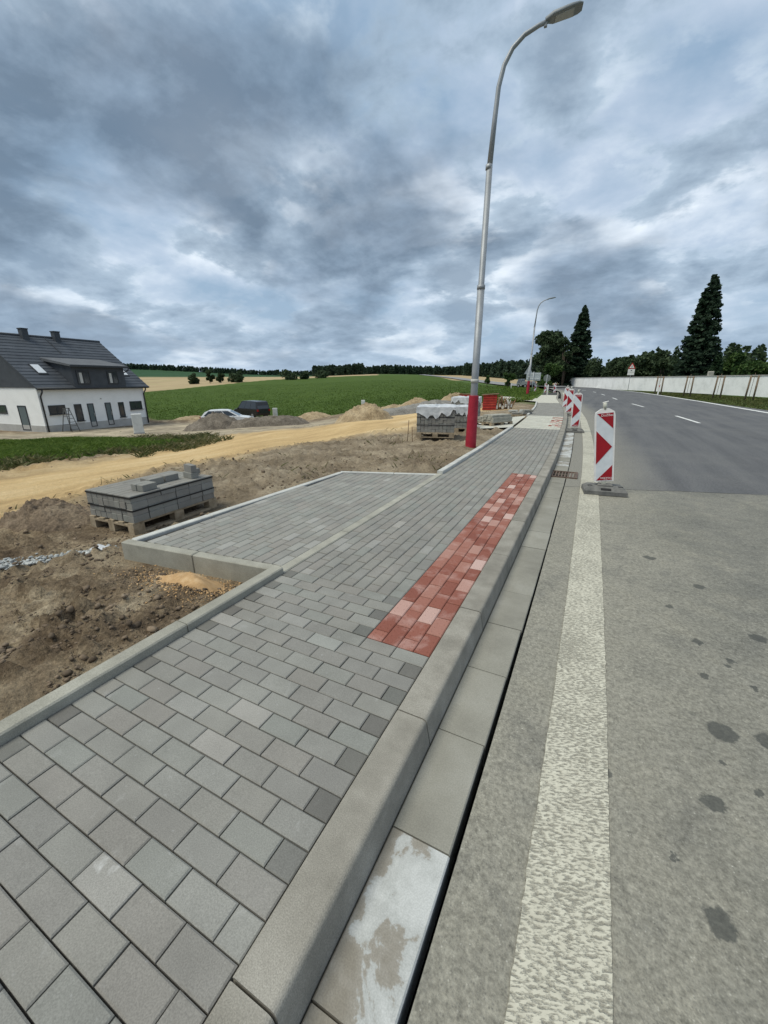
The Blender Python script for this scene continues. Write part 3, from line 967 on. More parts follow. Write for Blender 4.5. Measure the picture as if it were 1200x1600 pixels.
# cream drive running left from the crossing
o = MB().grid([[(-2.12 - float(g(13.8)), 13.85, -.004), (-2.12 - float(g(18.8)), 18.7, -.004)], [(-3.6, 12.9, -.03), (-3.6, 17.2, -.03)], [(-5.0, 13.4, -.06), (-5.0, 17.0, -.06)]], False).build('drive', mat_noise('drive_concrete', three((.40, .39, .34), (.48, .47, .41), (.55, .54, .48)), 2.0))
tag(o, 'cream concrete drive leading from footway to the site', kind='structure')

# cast drain grate set across the gutter
M_IRON = mat_noise('cast_iron', three((.09, .065, .05), (.13, .09, .07), (.17, .12, .09)), 14, rough=.7)
dg = empty('drain_grate', (-.30 - float(g(7.6)), 7.62, -.12), brot(7.6), 'brown cast iron drain grate set across the gutter', 'drain')
fr_ = MB()
for sx_, sy_, w_, l_ in ((0, -.235, .50, .03), (0, .235, .50, .03), (-.235, 0, .03, .44), (.235, 0, .03, .44)):
    fr_.box((sx_, sy_, .0), (w_, l_, .04))
fr_.build('frame', M_IRON, dg)
for k in range(9):
    MB().box((-.2 + .05 * k, 0, -.005), (.022, .44, .03)).build('bar', M_IRON, dg)
MB().box((0, 0, -.06), (.46, .46, .01)).build('pit', M_BED, dg)

# ------------------------------------------------------------------ loose ground stuff near the camera
def stones(name, n, sampler, size, mat, label, cat, zoff=.3, seed=1):
    q = np.random.default_rng(seed)
    ph = (1 + 5 ** .5) / 2
    ic = np.array([(-1, ph, 0), (1, ph, 0), (-1, -ph, 0), (1, -ph, 0), (0, -1, ph), (0, 1, ph), (0, -1, -ph), (0, 1, -ph), (ph, 0, -1), (ph, 0, 1), (-ph, 0, -1), (-ph, 0, 1)]) / 1.9
    fc = np.array([(0, 11, 5), (0, 5, 1), (0, 1, 7), (0, 7, 10), (0, 10, 11), (1, 5, 9), (5, 11, 4), (11, 10, 2), (10, 7, 6), (7, 1, 8), (3, 9, 4), (3, 4, 2), (3, 2, 6), (3, 6, 8), (3, 8, 9), (4, 9, 5), (2, 4, 11), (6, 2, 10), (8, 6, 7), (9, 8, 1)])
    xy = sampler(q, n)
    n = len(xy)
    z = terrain_z(xy[:, 0], xy[:, 1])
    s = size(q, n)
    a = q.uniform(0, 6.28, n)
    sc = np.stack([s * q.uniform(.7, 1.4, n), s * q.uniform(.7, 1.4, n), s * q.uniform(.5, .95, n)], -1)
    loc = ic[None] * sc[:, None] * q.uniform(.75, 1.2, (n, 12, 1))
    ca, sa = np.cos(a)[:, None], np.sin(a)[:, None]
    P = np.stack([loc[..., 0] * ca - loc[..., 1] * sa + xy[:, :1], loc[..., 0] * sa + loc[..., 1] * ca + xy[:, 1:2], loc[..., 2] + (z + s * zoff)[:, None]], -1)
    Fc = fc[None] + (np.arange(n) * 12)[:, None, None]
    o = link_mesh(name, np_mesh(name, P.reshape(-1, 3), Fc.reshape(-1, 3), mat))
    return tag(o, label, cat, kind='stuff')

BAYP = [(-3.9, 1.95), (-2.0, 2.2), (-2.0, 6.3), (-3.75, 5.75)]
def soil_sampler(q, n):
    r = np.exp(q.uniform(math.log(1.9), math.log(16), n * 3)); a = np.radians(q.uniform(14, 78, n * 3))
    x, y = -np.sin(a) * r, np.cos(a) * r
    ok = (x < kerb_line(y) - .03) & (poly_sd(x, y, BAYP) < -.02) & (poly_sd(x, y, TRACK) < -.1) & (fbm(x * 1.4, y * 1.4, 3, 77) > .42)
    return np.stack([x, y], -1)[ok][:n]
M_CLOD = mat_noise('clod', three((.09, .065, .045), (.15, .112, .077), (.25, .195, .14)), 3, rnd='isl', amt=.35, speck=.2, sscale=60)
stones('soil_clods', 5200, soil_sampler, lambda q, n: np.exp(q.normal(-4.85, .55, n)).clip(.003, .035), M_CLOD, 'crumbled clods scattered over the churned soil', 'soil clods', .25, 3)
def gravel_sampler(q, n):
    t = q.uniform(0, 1, n); w = q.normal(0, 1, n) * .12 * (1 - .4 * t)
    x = -5.15 + .85 * t + w * .5; y = 1.22 + .82 * t + w + .05 * np.sin(t * 9)
    return np.stack([x, y], -1)
M_GRAV = mat_noise('chippings', three((.24, .25, .245), (.36, .37, .36), (.50, .51, .495)), 8, rnd='isl', amt=.3)
stones('gravel_streak', 2400, gravel_sampler, lambda q, n: np.exp(q.normal(-4.75, .45, n)).clip(.004, .026), M_GRAV, 'streak of pale blue grey chippings across the soil', 'gravel', .2, 4)
M_SANDP = mat_noise('orange_sand', three((.36, .22, .10), (.47, .30, .15), (.56, .40, .23)), 14, rnd='isl', amt=.2)
def sandpile_sampler(q, n):
    return np.stack([-2.75 + q.normal(0, .30, n), 1.90 + q.normal(0, .12, n)], -1)[:n]
stones('sand_crumbs', 4200, sandpile_sampler, lambda q, n: np.exp(q.normal(-5.6, .45, n)).clip(.002, .010), M_SANDP, 'crumbs of orange sand spilled by the bay corner', 'sand', .2, 5)

# a small mound of orange sand beside the kerb corner
def mound(name, x, y, rx, ry, h, rz, mat, label, cat, group=None, seed=0, rough=.35, n=30, top=1.4):
    P = []
    nr = n
    ca, sa = math.cos(rz), math.sin(rz)
    rad = np.linspace(0, 1, nr); ang = np.linspace(0, 2 * math.pi, 2 * n, endpoint=False)
    A, Q = np.meshgrid(ang, rad)
    lx = np.cos(A) * Q * rx; ly = np.sin(A) * Q * ry
    X = x + lx * ca - ly * sa; Y = y + lx * sa + ly * ca
    prof = np.clip(1 - Q ** top, 0, 1)
    f1 = fbm(X * 1.6 / max(rx, .3) + seed, Y * 1.6 / max(rx, .3), 4, seed) - .5
    f2 = fbm(X * 9 / max(rx, .3) ** .6, Y * 9 / max(rx, .3) ** .6 + seed, 4, seed + 9, .6) - .5
    rim = 1 - sm(.72, .98, Q)
    Q = Q * (1 + .9 * (fbm(np.cos(A) * 1.7 + seed, np.sin(A) * 1.7, 4, seed + 4) - .5) * 2 * .45)
    prof = np.clip(1 - Q ** top, 0, 1) * rim
    Z = terrain_z(X, Y) - .05 + (h + .05) * prof * (1 + rough * 1.3 * f1) + h * .42 * f2 * np.sqrt(prof)
    m = len(ang)
    v = np.stack([X, Y, Z], -1).reshape(-1, 3)
    idx = np.arange(nr * m).reshape(nr, m)
    nx = np.roll(idx, -1, 1)
    f = np.stack([idx[:-1], idx[1:], nx[1:], nx[:-1]], -1).reshape(-1, 4)
    o = link_mesh(name, np_mesh(name, v, f, mat, False))
    return tag(o, label, cat, group)
mound('sand_mound', -2.75, 1.92, .46, .22, .065, .1, M_SANDP, 'small mound of orange sand by the corner of the bay', 'sand', seed=3, rough=.6)
# ------------------------------------------------------------------ house
M_WHITE = mat_noise('render_white', three((.78, .78, .765), (.83, .83, .815), (.86, .86, .845)), 1.2, speck=.05, sscale=40, bump=.15)
M_PLINTH = mat_noise('render_grey', three((.36, .35, .33), (.42, .41, .39), (.47, .46, .44)), 1.5)
M_ROOF = mat_noise('roof_tile', three((.045, .05, .06), (.055, .062, .073), (.068, .075, .088)), 1.5, rough=.55, spec=.4, rnd='obj', amt=.1)
M_ANTH = mat_noise('anthracite_board', three((.05, .056, .066), (.06, .067, .078), (.07, .078, .09)), 2.0, rough=.6)
M_FRAME = plain('anthracite_frame', (.03, .033, .038), .5)
M_DOOR = plain('door_grey', (.11, .14, .145), .5)
m, T = new_mat('window_glass'); finish(T, (.035, .042, .05), .06, .8); M_GLASS = m
m, T = new_mat('window_glass_light'); finish(T, (.62, .64, .66), .05, .8); M_GLASSL = m
M_CURTAIN = plain('pale_blind', (.5, .5, .48), .8)
M_PIPE = plain('dark_pipe', (.035, .038, .043), .45)

HT = math.radians(6.5)
HB = -2.35
house = empty('house', (-37.37, 16.23, 0), math.pi / 2 + HT, 'white semi detached house with dark tiled roof, long dormer and two chimneys', 'house')
# local axes: x = along facade (s), y = into the house (n), z absolute
HL, HD2 = 9.0, 5.0
EZ = .90; RK = (4.85 - .87) / 5.35
def hb(c, s, name, mat, parent=house, ch=0):
    return MB().box(c, s, None, ch).build(name, mat, parent)
w = MB()
w.prism([(0, 0), (HL, 0), (HL, 10), (0, 10)], HB - .3, EZ)
wall = w.build('wall', M_WHITE, house)
# anthracite gable triangles
for xg in (-.004, HL + .004):
    mg = MB()
    mm = Matrix(((0, 0, 1, 0), (1, 0, 0, 0), (0, 1, 0, 0), (0, 0, 0, 1)))
    mg.prism([(0, EZ), (10, EZ), (5, EZ + 5 * RK)], xg - .05, xg + .05, mm)
    mg.build('gable', M_ANTH, house)
pl = MB(); pl.box((HL / 2, 5, HB + .15), (HL + .06, 10.06, .62)); pl.build('plinth', M_PLINTH, house)
# roof: each course of tiles is a piece
roof = MB()
for sgn in (0, 1):
    pr = [(-.40, EZ - .16), (-.40, EZ - .04), (5.0, EZ + 5.4 * RK - .02), (5.0, EZ + 5.4 * RK - .16)]
    if sgn: pr = [(10 - a, b) for a, b in pr]
    mm = Matrix(((0, 0, 1, 0), (1, 0, 0, 0), (0, 1, 0, 0), (0, 0, 0, 1)))
    roof.prism(pr, -.18, HL + .25, mm)
roof_o = roof.build('roof', M_ROOF, house)
ncs = 17
for k in range(ncs):
    a0 = -.42 + 5.42 * k / ncs; a1 = -.42 + 5.42 * (k + 1) / ncs + .03
    z0 = EZ + (a0 + .4) * RK; z1 = EZ + (a1 + .4) * RK
    mm = Matrix(((0, 0, 1, 0), (1, 0, 0, 0), (0, 1, 0, 0), (0, 0, 0, 1)))
    MB().prism([(a0, z0 - .03), (a0, z0 + .035), (a1, z1 - .005), (a1, z1 - .04)], -.22, HL + .29, mm).build('tile_course', M_ROOF, roof_o)
MB().tube([(-.25, 5.0, EZ + 5.42 * RK), (HL + .32, 5.0, EZ + 5.42 * RK)], .10, 8).build('ridge', M_ROOF, roof_o)
# roof seam between the two halves
mm = Matrix(((0, 0, 1, 0), (1, 0, 0, 0), (0, 1, 0, 0), (0, 0, 0, 1)))
MB().prism([(3.2, EZ + 3.6 * RK), (3.2, EZ + 3.6 * RK + .06), (4.98, EZ + 5.38 * RK + .06), (4.98, EZ + 5.38 * RK)], 4.38, 4.46, mm).build('seam', M_FRAME, roof_o)
for xa in (2.85, 5.3):
    ch = MB().box((xa, 4.75, EZ + 5.2 * RK + .18), (.46, .46, .85)).build('chimney', M_ANTH, roof_o)
    MB().box((xa, 4.75, EZ + 5.2 * RK + .65), (.53, .53, .08)).build('chimney_cap', M_FRAME, roof_o)
# dormer
dn = -.43
dz1 = 2.55
dor = MB()
mm = Matrix(((0, 0, 1, 0), (1, 0, 0, 0), (0, 1, 0, 0), (0, 0, 0, 1)))
dor.prism([(dn, EZ - .06), (dn, dz1), (2.6, dz1 + .62), (2.6, EZ + .02)], 2.55, 7.0, mm)
dor_o = dor.build('dormer', M_ANTH, house)
dr = MB()
dr.prism([(dn - .35, dz1 - .08), (dn - .35, dz1 + .06), (3.35, dz1 + .06 + .70), (3.35, dz1 + .52)], 2.3, 7.25, mm)
dr.build('dormer_roof', mat_noise('dormer_membrane', three((.10, .105, .115), (.12, .126, .137), (.14, .146, .155)), 1.0), dor_o)
MB().box((4.78, dn - .37, dz1 - .04), (5.0, .06, .12)).build('gutter', M_PIPE, dor_o)
def win(x0, x1, z0, z1, yy=0.0, parent=house, glass=None, mull=0, name='window', sill=True, fr=.07):
    cx, cz = (x0 + x1) / 2, (z0 + z1) / 2
    W_, H_ = x1 - x0, z1 - z0
    f = MB()
    for c, s in (((cx, yy - .0, z0 + fr / 2), (W_, .10, fr)), ((cx, yy, z1 - fr / 2), (W_, .10, fr)), ((x0 + fr / 2, yy, cz), (fr, .10, H_ - 2 * fr)), ((x1 - fr / 2, yy, cz), (fr, .10, H_ - 2 * fr))):
        f.box(c, s)
    for k in range(mull):
        f.box((x0 + W_ * (k + 1) / (mull + 1), yy, cz), (fr, .09, H_ - 2 * fr))
    o = f.build(name, M_FRAME, parent)
    MB().box((cx, yy - .012, cz), (W_ - 2 * fr - .002, .03, H_ - 2 * fr - .002)).build('pane', glass or M_GLASS, o)
    if sill: MB().box((cx, yy - .09, z0 - .025), (W_ + .1, .14, .04)).build('sill', M_FRAME, o)
    return o
win(.50, 1.72, -1.08, -.40, mull=1)
win(2.40, 2.98, -1.72, -.40)
win(6.20, 6.72, -1.70, -.42)
win(7.32, 8.55, -1.12, -.40, mull=1)
for x0 in (3.46, 4.98):
    d = win(x0, x0 + .80 * .65 + .0, HB + .06, -.40, glass=M_DOOR, name='door', sill=False, fr=.06)
    MB().tube([(x0 + .42, -.07, HB + .9), (x0 + .42, -.07, HB + 1.2)], .02, 6).build('handle', M_KERBL, d)
for x0, x1 in ((2.85, 3.90), (5.40, 6.35)):
    o = win(x0, x1, 1.14, 2.18, yy=dn, parent=dor_o, mull=1, sill=False)
    MB().box(((x0 + x1) / 2 - .2, dn - .030, 1.62), (.22, .01, .80)).build('blind', M_CURTAIN, o)
MB().tube([(4.7, -.06, -.05), (4.7, -.14, -.05)], .05, 8).build('wall_lamp', M_KERBL, house)
# gable side window and door (x = 0 face looks towards -x)
def gwin(y0, y1, z0, z1, name, glass):
    cy, cz = (y0 + y1) / 2, (z0 + z1) / 2
    f = MB()
    for c, s in (((-.0, cy, z0 + .035), (.10, y1 - y0, .07)), ((0, cy, z1 - .035), (.10, y1 - y0, .07)), ((0, y0 + .035, cz), (.10, .07, z1 - z0 - .14)), ((0, y1 - .035, cz), (.10, .07, z1 - z0 - .14))):
        f.box(c, s)
    o = f.build(name, M_FRAME, house)
    MB().box((-.012, cy, cz), (.03, y1 - y0 - .142, z1 - z0 - .142)).build('pane', glass, o)
gwin(4.2, 5.4, -1.10, -.42, 'window', M_GLASS)
gwin(1.75, 2.75, HB + .06, -.42, 'door', M_DOOR)
# skylights on the front slope
def skylight(s, n0, n1, wd):
    z0, z1 = EZ + (n0 + .4) * RK + .06, EZ + (n1 + .4) * RK + .06
    o = MB().prism([(n0, z0 - .06), (n0, z0 + .03), (n1, z1 + .03), (n1, z1 - .06)], s, s + wd, mm).build('skylight', M_FRAME, roof_o)
    MB().prism([(n0 + .09, z0 + .09 * RK + .02), (n0 + .09, z0 + .09 * RK + .045), (n1 - .09, z1 - .09 * RK + .045), (n1 - .09, z1 - .09 * RK + .02)], s + .07, s + wd - .07, mm).build('pane', M_GLASSL, o)
skylight(.95, .85, 1.85, .70)
skylight(7.85, .75, 1.70, .62)
# gutter and downpipes
MB().tube([(-.2, -.46, EZ - .06), (HL + .28, -.46, EZ - .06)], .07, 8).build('gutter', M_PIPE, house)
for xs_ in (.12, HL - .1):
    MB().tube([(xs_, -.44, EZ - .1), (xs_, -.40, EZ - .3), (xs_, -.09, EZ - .62), (xs_, -.09, HB - .1)], .055, 8).build('downpipe', M_PIPE, house)
MB().tube([(7.25, dn - .36, dz1 - .08), (7.2, dn - .3, dz1 - .3), (7.08, .02, dz1 - .6), (7.08, .0, EZ + .25)], .045, 8).build('downpipe', M_PIPE, dor_o)

# step ladder by the house front
M_LADDER = plain('ladder_dark', (.10, .10, .095), .6)
hm = house.matrix_basis
def hw(s, n, z=0.0):
    return hm @ Vector((s, n, z))
p = hw(1.0, -1.25)
lad = empty('step_ladder', (p.x, p.y, tz(p.x, p.y)), math.pi / 2 + HT, 'dark open step ladder standing in front of the white facade', 'ladder')
for sd_, y0 in ((-1, -.55), (1, .55)):
    for xx in (-.30, .30):
        MB().tube([(xx, y0, 0), (xx * .55, y0 * .08, 1.75)], .032, 6).build('rail', M_LADDER, lad)
for k in range(6):
    t = (k + .7) / 6.4
    MB().box((0, -.55 * (1 - t), 1.75 * t), (.60 - .25 * t, .08, .035)).build('step', M_LADDER, lad)
MB().box((0, 0, 1.76), (.40, .22, .04)).build('top_plate', M_LADDER, lad)
for k in (.3, .65):
    MB().box((0, .55 * (1 - k), 1.75 * k), (.5 - .2 * k, .03, .03)).build('brace', M_LADDER, lad)

# ------------------------------------------------------------------ street lamps
M_GALV = mat_noise('galvanised', three((.23, .245, .265), (.29, .305, .325), (.35, .365, .385)), 3.0, rough=.5, spec=.4, metal=.25, bump=.0, speck=.05)
M_LHEAD = plain('lamp_head_grey', (.20, .22, .24), .5)
M_LGLASS = plain('lamp_lens', (.34, .36, .37), .25)
M_SLEEVE = mat_noise('red_sleeve', three((.28, .010, .024), (.34, .013, .032), (.39, .022, .045)), 8, rough=.55, spec=.4, speck=.12, sscale=90, bump=.3)
def street_lamp(loc, k, label):
    t = empty('street_lamp', loc, 0, label, 'street lamp', 'street lamps along the footway')
    s = lambda pts: [tuple(c * k for c in p) for p in pts]
    pole = MB().tube(s([(0, 0, -.3), (0, 0, 3.45)]), [.082 * k, .078 * k], 16).build('pole', M_GALV, t)
    MB().tube(s([(0, 0, 3.45), (.0, 0, 3.47), (.01, 0, 5.55)]), [.078 * k, .064 * k, .060 * k], 16).build('pole_section', M_GALV, t)
    for z, r_ in ((3.44, .086), (5.56, .067), (1.53, .092)):
        MB().tube(s([(0, 0, z - .05), (0, 0, z + .03)]), r_ * k, 16).build('collar', M_GALV if z > 2 else M_KERBL, t)
    arm = [(.01, 0, 5.55), (.05, .0, 6.3), (.08, .01, 6.78), (.15, .03, 7.09), (.28, .05, 7.31), (.47, .08, 7.46), (.70, .13, 7.55), (.86, .17, 7.59)]
    MB().tube(s(arm), [v * k for v in (.055, .048, .045, .042, .04, .038, .036, .034)], 12).build('arm', M_GALV, t)
    # lamp head: flat tapered shoe
    c0 = Vector((.80, .155, 7.59)) * k; d = Vector((.50, .11, .085)).normalized()
    u = Vector((-d.y, d.x, 0)).normalized(); n = d.cross(u)
    if n.z < 0: n = -n
    prof = [(.0, .045, .045), (.06, .075, .055), (.13, .115, .062), (.42, .135, .055), (.54, .125, .042), (.60, .09, .025)]
    rows = []
    for a, hw_, th in prof:
        ring = []
        for q in range(16):
            an = 2 * math.pi * q / 16
            ca, sa = math.cos(an), math.sin(an)
            ring.append(c0 + d * (a * k) + u * (hw_ * k * math.copysign(abs(ca) ** .55, ca)) + n * (th * k * (math.copysign(abs(sa) ** .7, sa) * (1 if sa > 0 else .45))))
        ring.append(ring[0])
        rows.append(ring)
    mb = MB().grid(rows)
    mb._add(rows[0][:-1], [tuple(range(15, -1, -1))]); mb._add(rows[-1][:-1], [tuple(range(16))])
    head = mb.build('lamp_head', M_LHEAD, t)
    lens = [c0 + d * (a * k) + u * (b * k) - n * (.032 * k) for a, b in ((.16, -.08), (.46, -.095), (.46, .095), (.16, .08))]
    lens2 = [p_ + n * (.02 * k) for p_ in lens]
    MB()._add(lens + lens2, [(0, 1, 2, 3), (0, 1, 5, 4), (1, 2, 6, 5), (2, 3, 7, 6), (3, 0, 4, 7)]).build('lens', M_LGLASS, head)
    MB().box(tuple(c0 - n * .04 * k), (.05 * k, .05 * k, .08 * k)).build('clamp', M_LHEAD, head)
    # corrugated red protection sleeve
    pts, rr = [], []
    nz = 46
    for q in range(nz * 2):
        z = -.12 + 1.32 * q / (nz * 2 - 1)
        pts.append((.0, .0, z * k)); rr.append((.128 - .018 * (q / (nz * 2)) + (.0045 if q % 2 else 0)) * k)
    MB().tube(pts, rr, 18).build('sleeve', M_SLEEVE, t)
    return t
street_lamp((-2.59, 9.63, -.08), 1.0, 'tall grey street lamp with red sleeve in front of the wrapped pallets')
street_lamp((-6.87, 47.0, -.1), 1.21, 'distant grey street lamp with red sleeve near the road signs')

# ------------------------------------------------------------------ traffic barriers
M_PLATEW = plain('beacon_white', (.62, .65, .68), .45)
M_PLATEE = plain('beacon_edge', (.74, .72, .70), .5)
M_PLATER = plain('beacon_red', (.30, .005, .013), .4)
M_RUBBER = mat_noise('recycled_rubber', three((.10, .10, .095), (.14, .138, .13), (.19, .185, .17)), 10, rough=.9, speck=.2)
M_DARKHOLE = plain('slot_dark', (.02, .02, .02), .9)
M_CLEAR = plain('lamp_holder', (.42, .42, .36), .3)

def text_mesh(body, size, mat):
    cu = bpy.data.curves.new('lettering', 'FONT')
    cu.body = body; cu.size = size; cu.align_x = 'CENTER'; cu.align_y = 'CENTER'
    ob = bpy.data.objects.new('lettering_source', cu)
    COL.objects.link(ob)
    bpy.context.view_layer.update()
    dg_ = bpy.context.evaluated_depsgraph_get()
    me = bpy.data.meshes.new_from_object(ob.evaluated_get(dg_))
    bpy.data.objects.remove(ob)
    me.materials.clear(); me.materials.append(mat)
    return me
ME_TXT = text_mesh('DoZBau', .046, M_PLATEE)

def barrier(flip=1, text=True):
    """beacon facing -y; panel 0.25 x 1.0"""
    t = empty('traffic_barrier', (0, 0, 0), 0)
    base = MB()
    w_, d_ = .56, .40
    prof = [(-.28, -.20), (.28, -.20), (.28, .20), (-.28, .20)]
    vs = [(x, y, 0) for x, y in prof] + [(x * .99, y * .99, .055) for x, y in prof] + [(x * .78, y * .62, .105) for x, y in prof]
    fs = [(3, 2, 1, 0), (8, 9, 10, 11)] + [(lo + i, lo + (i + 1) % 4, lo + 4 + (i + 1) % 4, lo + 4 + i) for lo in (0, 4) for i in range(4)]
    base._add(vs, fs)
    b = base.build('base', M_RUBBER, t)
    MB().box((0, -.165, .082), (.13, .035, .012), Matrix.Rotation(R(33), 3, 'X')).build('slot', M_DARKHOLE, b)
    for sx_ in (-.20, .20):
        MB().box((sx_, -.06, .104), (.06, .045, .008)).build('slot', M_DARKHOLE, b)
    MB().box((0, -.02, .115), (.20, .12, .03), None, .01).build('socket', M_RUBBER, b)
    MB().box((0, 0, .15), (.06, .04, .12)).build('foot', M_CLEAR, t)
    panel = empty('panel', (0, 0, .17)); panel.parent = t
    pw, ph = .25, 1.0
    out = [(-pw / 2, 0), (pw / 2, 0), (pw / 2 + .004, .93), (pw / 2 - .006, .99), (.05, 1.035), (-.05, 1.035), (-pw / 2 + .006, .99), (-pw / 2 - .004, .93)]
    toY = Matrix(((1, 0, 0, 0), (0, 0, 1, 0), (0, 1, 0, 0), (0, 0, 0, 1)))
    bpy.data.objects.remove(panel)
    pn = MB().prism([(x, z + .17) for x, z in out], -.022, .022, toY).build('panel', M_PLATEE, t)
    MB().prism([(-.105, .19), (.105, .19), (.108, 1.15), (-.108, 1.15)], -.0245, -.0225, toY).build('white_sheeting', M_PLATEW, pn)
    s = flip
    fx = lambda u: (u - .5) * .215 * s
    zz = lambda v: .17 + v * 1.0
    for poly in ([(.03, .975), (.98, .975), (.98, .755)], [(.0, .735), (.94, .5), (.0, .255)], [(.98, .235), (.03, .018), (.98, .018)]):
        MB().prism([(fx(u), zz(v)) for u, v in poly], -.0275, -.025, toY).build('red_stripe', M_PLATER, pn)
    if text:
        o = link_mesh('lettering', ME_TXT, pn, (.028 * s, -.0285, zz(.945)), (R(90), 0, 0))
        o = link_mesh('lettering', ME_TXT, pn, (.028 * s, -.0285, zz(.046)), (R(90), R(180), 0))
    MB().tube([(0, 0, 1.19), (0, 0, 1.285)], .026, 10).build('lamp_holder', M_CLEAR, pn)
    MB().tube([(-.03, 0, 1.287), (.045, 0, 1.30)], .008, 6).build('handle', M_PLATEE, pn)
    return t
bgrp = 'red and white traffic barriers along the curb'
b0 = barrier()
barr = [  # x, y, yaw, lean, label
    (.25, 6.62, 8, -7.5, 'nearest red and white barrier standing on the cream edge line'),
    (-.56, 14.4, 6, -1.5, 'second red and white barrier from the camera beside the curb'),
    (-1.17, 20.9, 3, 0, 'third red and white barrier from the camera beside the curb'),
    (-1.62, 25.0, -4, 1, 'fourth red and white barrier from the camera beside the curb'),
    (-4.75, 53.0, 10, 0, 'far red and white barrier, right one of the far pair'),
    (-5.75, 52.6, 4, 0, 'far red and white barrier, left one of the far pair'),
    (-7.45, 57.0, 0, 0, 'farthest red and white barrier standing left of the white bollard')]
for i, (x, y, yaw, lean, lab) in enumerate(barr):
    b = b0 if i == 0 else copy_tree(b0)
    b.location = (x, y, -.113 if x > -.2 else (-.118 if y < 30 else -.10))
    b.rotation_euler = (0, 0, R(yaw))
    for ch in b.children:
        if ch.name.startswith(('panel', 'foot')):
            ch.rotation_euler = (0, R(lean), 0)
    tag(b, lab, 'traffic barrier', bgrp)

# ------------------------------------------------------------------ pallets and stacks
M_WOOD = mat_noise('pallet_wood', three((.20, .155, .10), (.30, .24, .165), (.40, .33, .24)), 12, rnd='obj', amt=.18)
M_STACK = paver_mat('stack_grey', .20, .25, 'obj', .10, .15, (1, .975, .9))
M_STRAP = plain('black_strap', (.012, .012, .012), .5)
M_WRAP = mat_noise('white_film', three((.36, .37, .38), (.52, .53, .54), (.70, .70, .70)), 6, rough=.35, spec=.5, bump=.5, bscale=12, bdist=.02, speck=0)

def pallet(loc, rz, L, Wd, label, group='wooden pallets under the paving stacks'):
    t = empty('pallet', loc, rz, label, 'pallet', group)
    for y_ in (-Wd / 2 + .05, 0, Wd / 2 - .05):
        MB().box((0, y_, .011), (L, .10, .022)).build('bottom_board', M_WOOD, t)
        for x_ in (-L / 2 + .07, 0, L / 2 - .07):
            MB().box((x_, y_, .022 + .039), (.14, .10, .078)).build('block', M_WOOD, t)
    for x_ in (-L / 2 + .07, 0, L / 2 - .07):
        MB().box((x_, 0, .111), (.14, Wd, .022)).build('cross_board', M_WOOD, t)
    n = max(5, int(Wd / .14))
    for k in range(n):
        MB().box((0, -Wd / 2 + .05 + (Wd - .1) * k / (n - 1), .133), (L, .09, .022)).build('top_board', M_WOOD, t)
    return t

ME_BLK = None
def stack(name, loc, rz, L, Wd, layers, label, bx_=.2, by_=.1, hz_=.08, strap=True, straps_z=(.5,), group='strapped stacks of grey pavers'):
    t = empty(name, loc, rz, label, 'paver stack', group)
    nx, ny = int(round(L / bx_)), int(round(Wd / by_))
    me = MB().box((0, 0, 0), (bx_ - .004, by_ - .004, hz_ - .003), None, .004).mesh('stack_paver', M_STACK)
    for k in range(layers):
        for i_ in range(nx):
            for j_ in range(ny):
                if 0 < i_ < nx - 1 and 0 < j_ < ny - 1 and k < layers - 1: continue
                link_mesh('paver', me, t, ((i_ + .5) * bx_ - L / 2 + random.uniform(-.006, .006), (j_ + .5) * by_ - Wd / 2 + random.uniform(-.006, .006), (k + .5) * hz_), (0, 0, random.uniform(-.01, .01)))
    if strap:
        for f_ in straps_z:
            z = layers * hz_ * f_
            s = MB()
            for c, d in (((0, -Wd / 2 - .004, z), (L + .012, .004, .018)), ((0, Wd / 2 + .004, z), (L + .012, .004, .018)), ((-L / 2 - .004, 0, z), (.004, Wd, .018)), ((L / 2 + .004, 0, z), (.004, Wd, .018))):
                s.box(c, d)
            s.build('strap', M_STRAP, t)
    return t
P1 = (-5.0, 3.19, -.26); r1 = R(93)
pallet(P1, r1, 1.25, .80, 'wooden pallet under the open paver stack beside the bay')
st1 = stack('paver_stack', (P1[0], P1[1], P1[2] + .145), r1, 1.2, .8, 4, 'half used strapped stack of grey pavers beside the bay', straps_z=(.45, .93))
top = P1[2] + .145 + .32
lp = MB().box((0, 0, 0), (.196, .096, .077), None, .004).mesh('loose_paver', M_STACK)
for (a, b_, c, rr_, lab) in ((-.30, -.30, 0, 4, 'loose paver at the near end on top of the open stack'), (-.30, -.20, 0, -3, 'second loose paver from the near end on the open stack'), (-.06, -.12, 0, 1, 'loose paver in the middle on top of the open stack, near side'),
                             (-.05, -.02, 0, 0, 'loose paver in the middle on top of the open stack, far side'), (.16, -.12, 0, -2, 'loose paver right of the middle on the open stack'), (.38, -.25, 0, 80, 'loose paver lying under the upright one'), (.52, -.13, 0, 10, 'loose paver at the far end on the open stack')):
    v = Matrix.Rotation(r1, 3, 'Z') @ Vector((a, b_, 0))
    o = link_mesh('loose_paver', lp, None, (P1[0] + v.x, P1[1] + v.y, top + .041 + c), (0, 0, r1 + R(rr_)))
    tag(o, lab, 'paver', 'loose pavers on the open stack')
v = Matrix.Rotation(r1, 3, 'Z') @ Vector((.39, -.25, 0))
o = link_mesh('loose_paver', lp, None, (P1[0] + v.x, P1[1] + v.y, top + .08 + .05), (R(90), 0, r1 + R(75)))
tag(o, 'loose paver standing upright on top of the open stack', 'paver', 'loose pavers on the open stack')

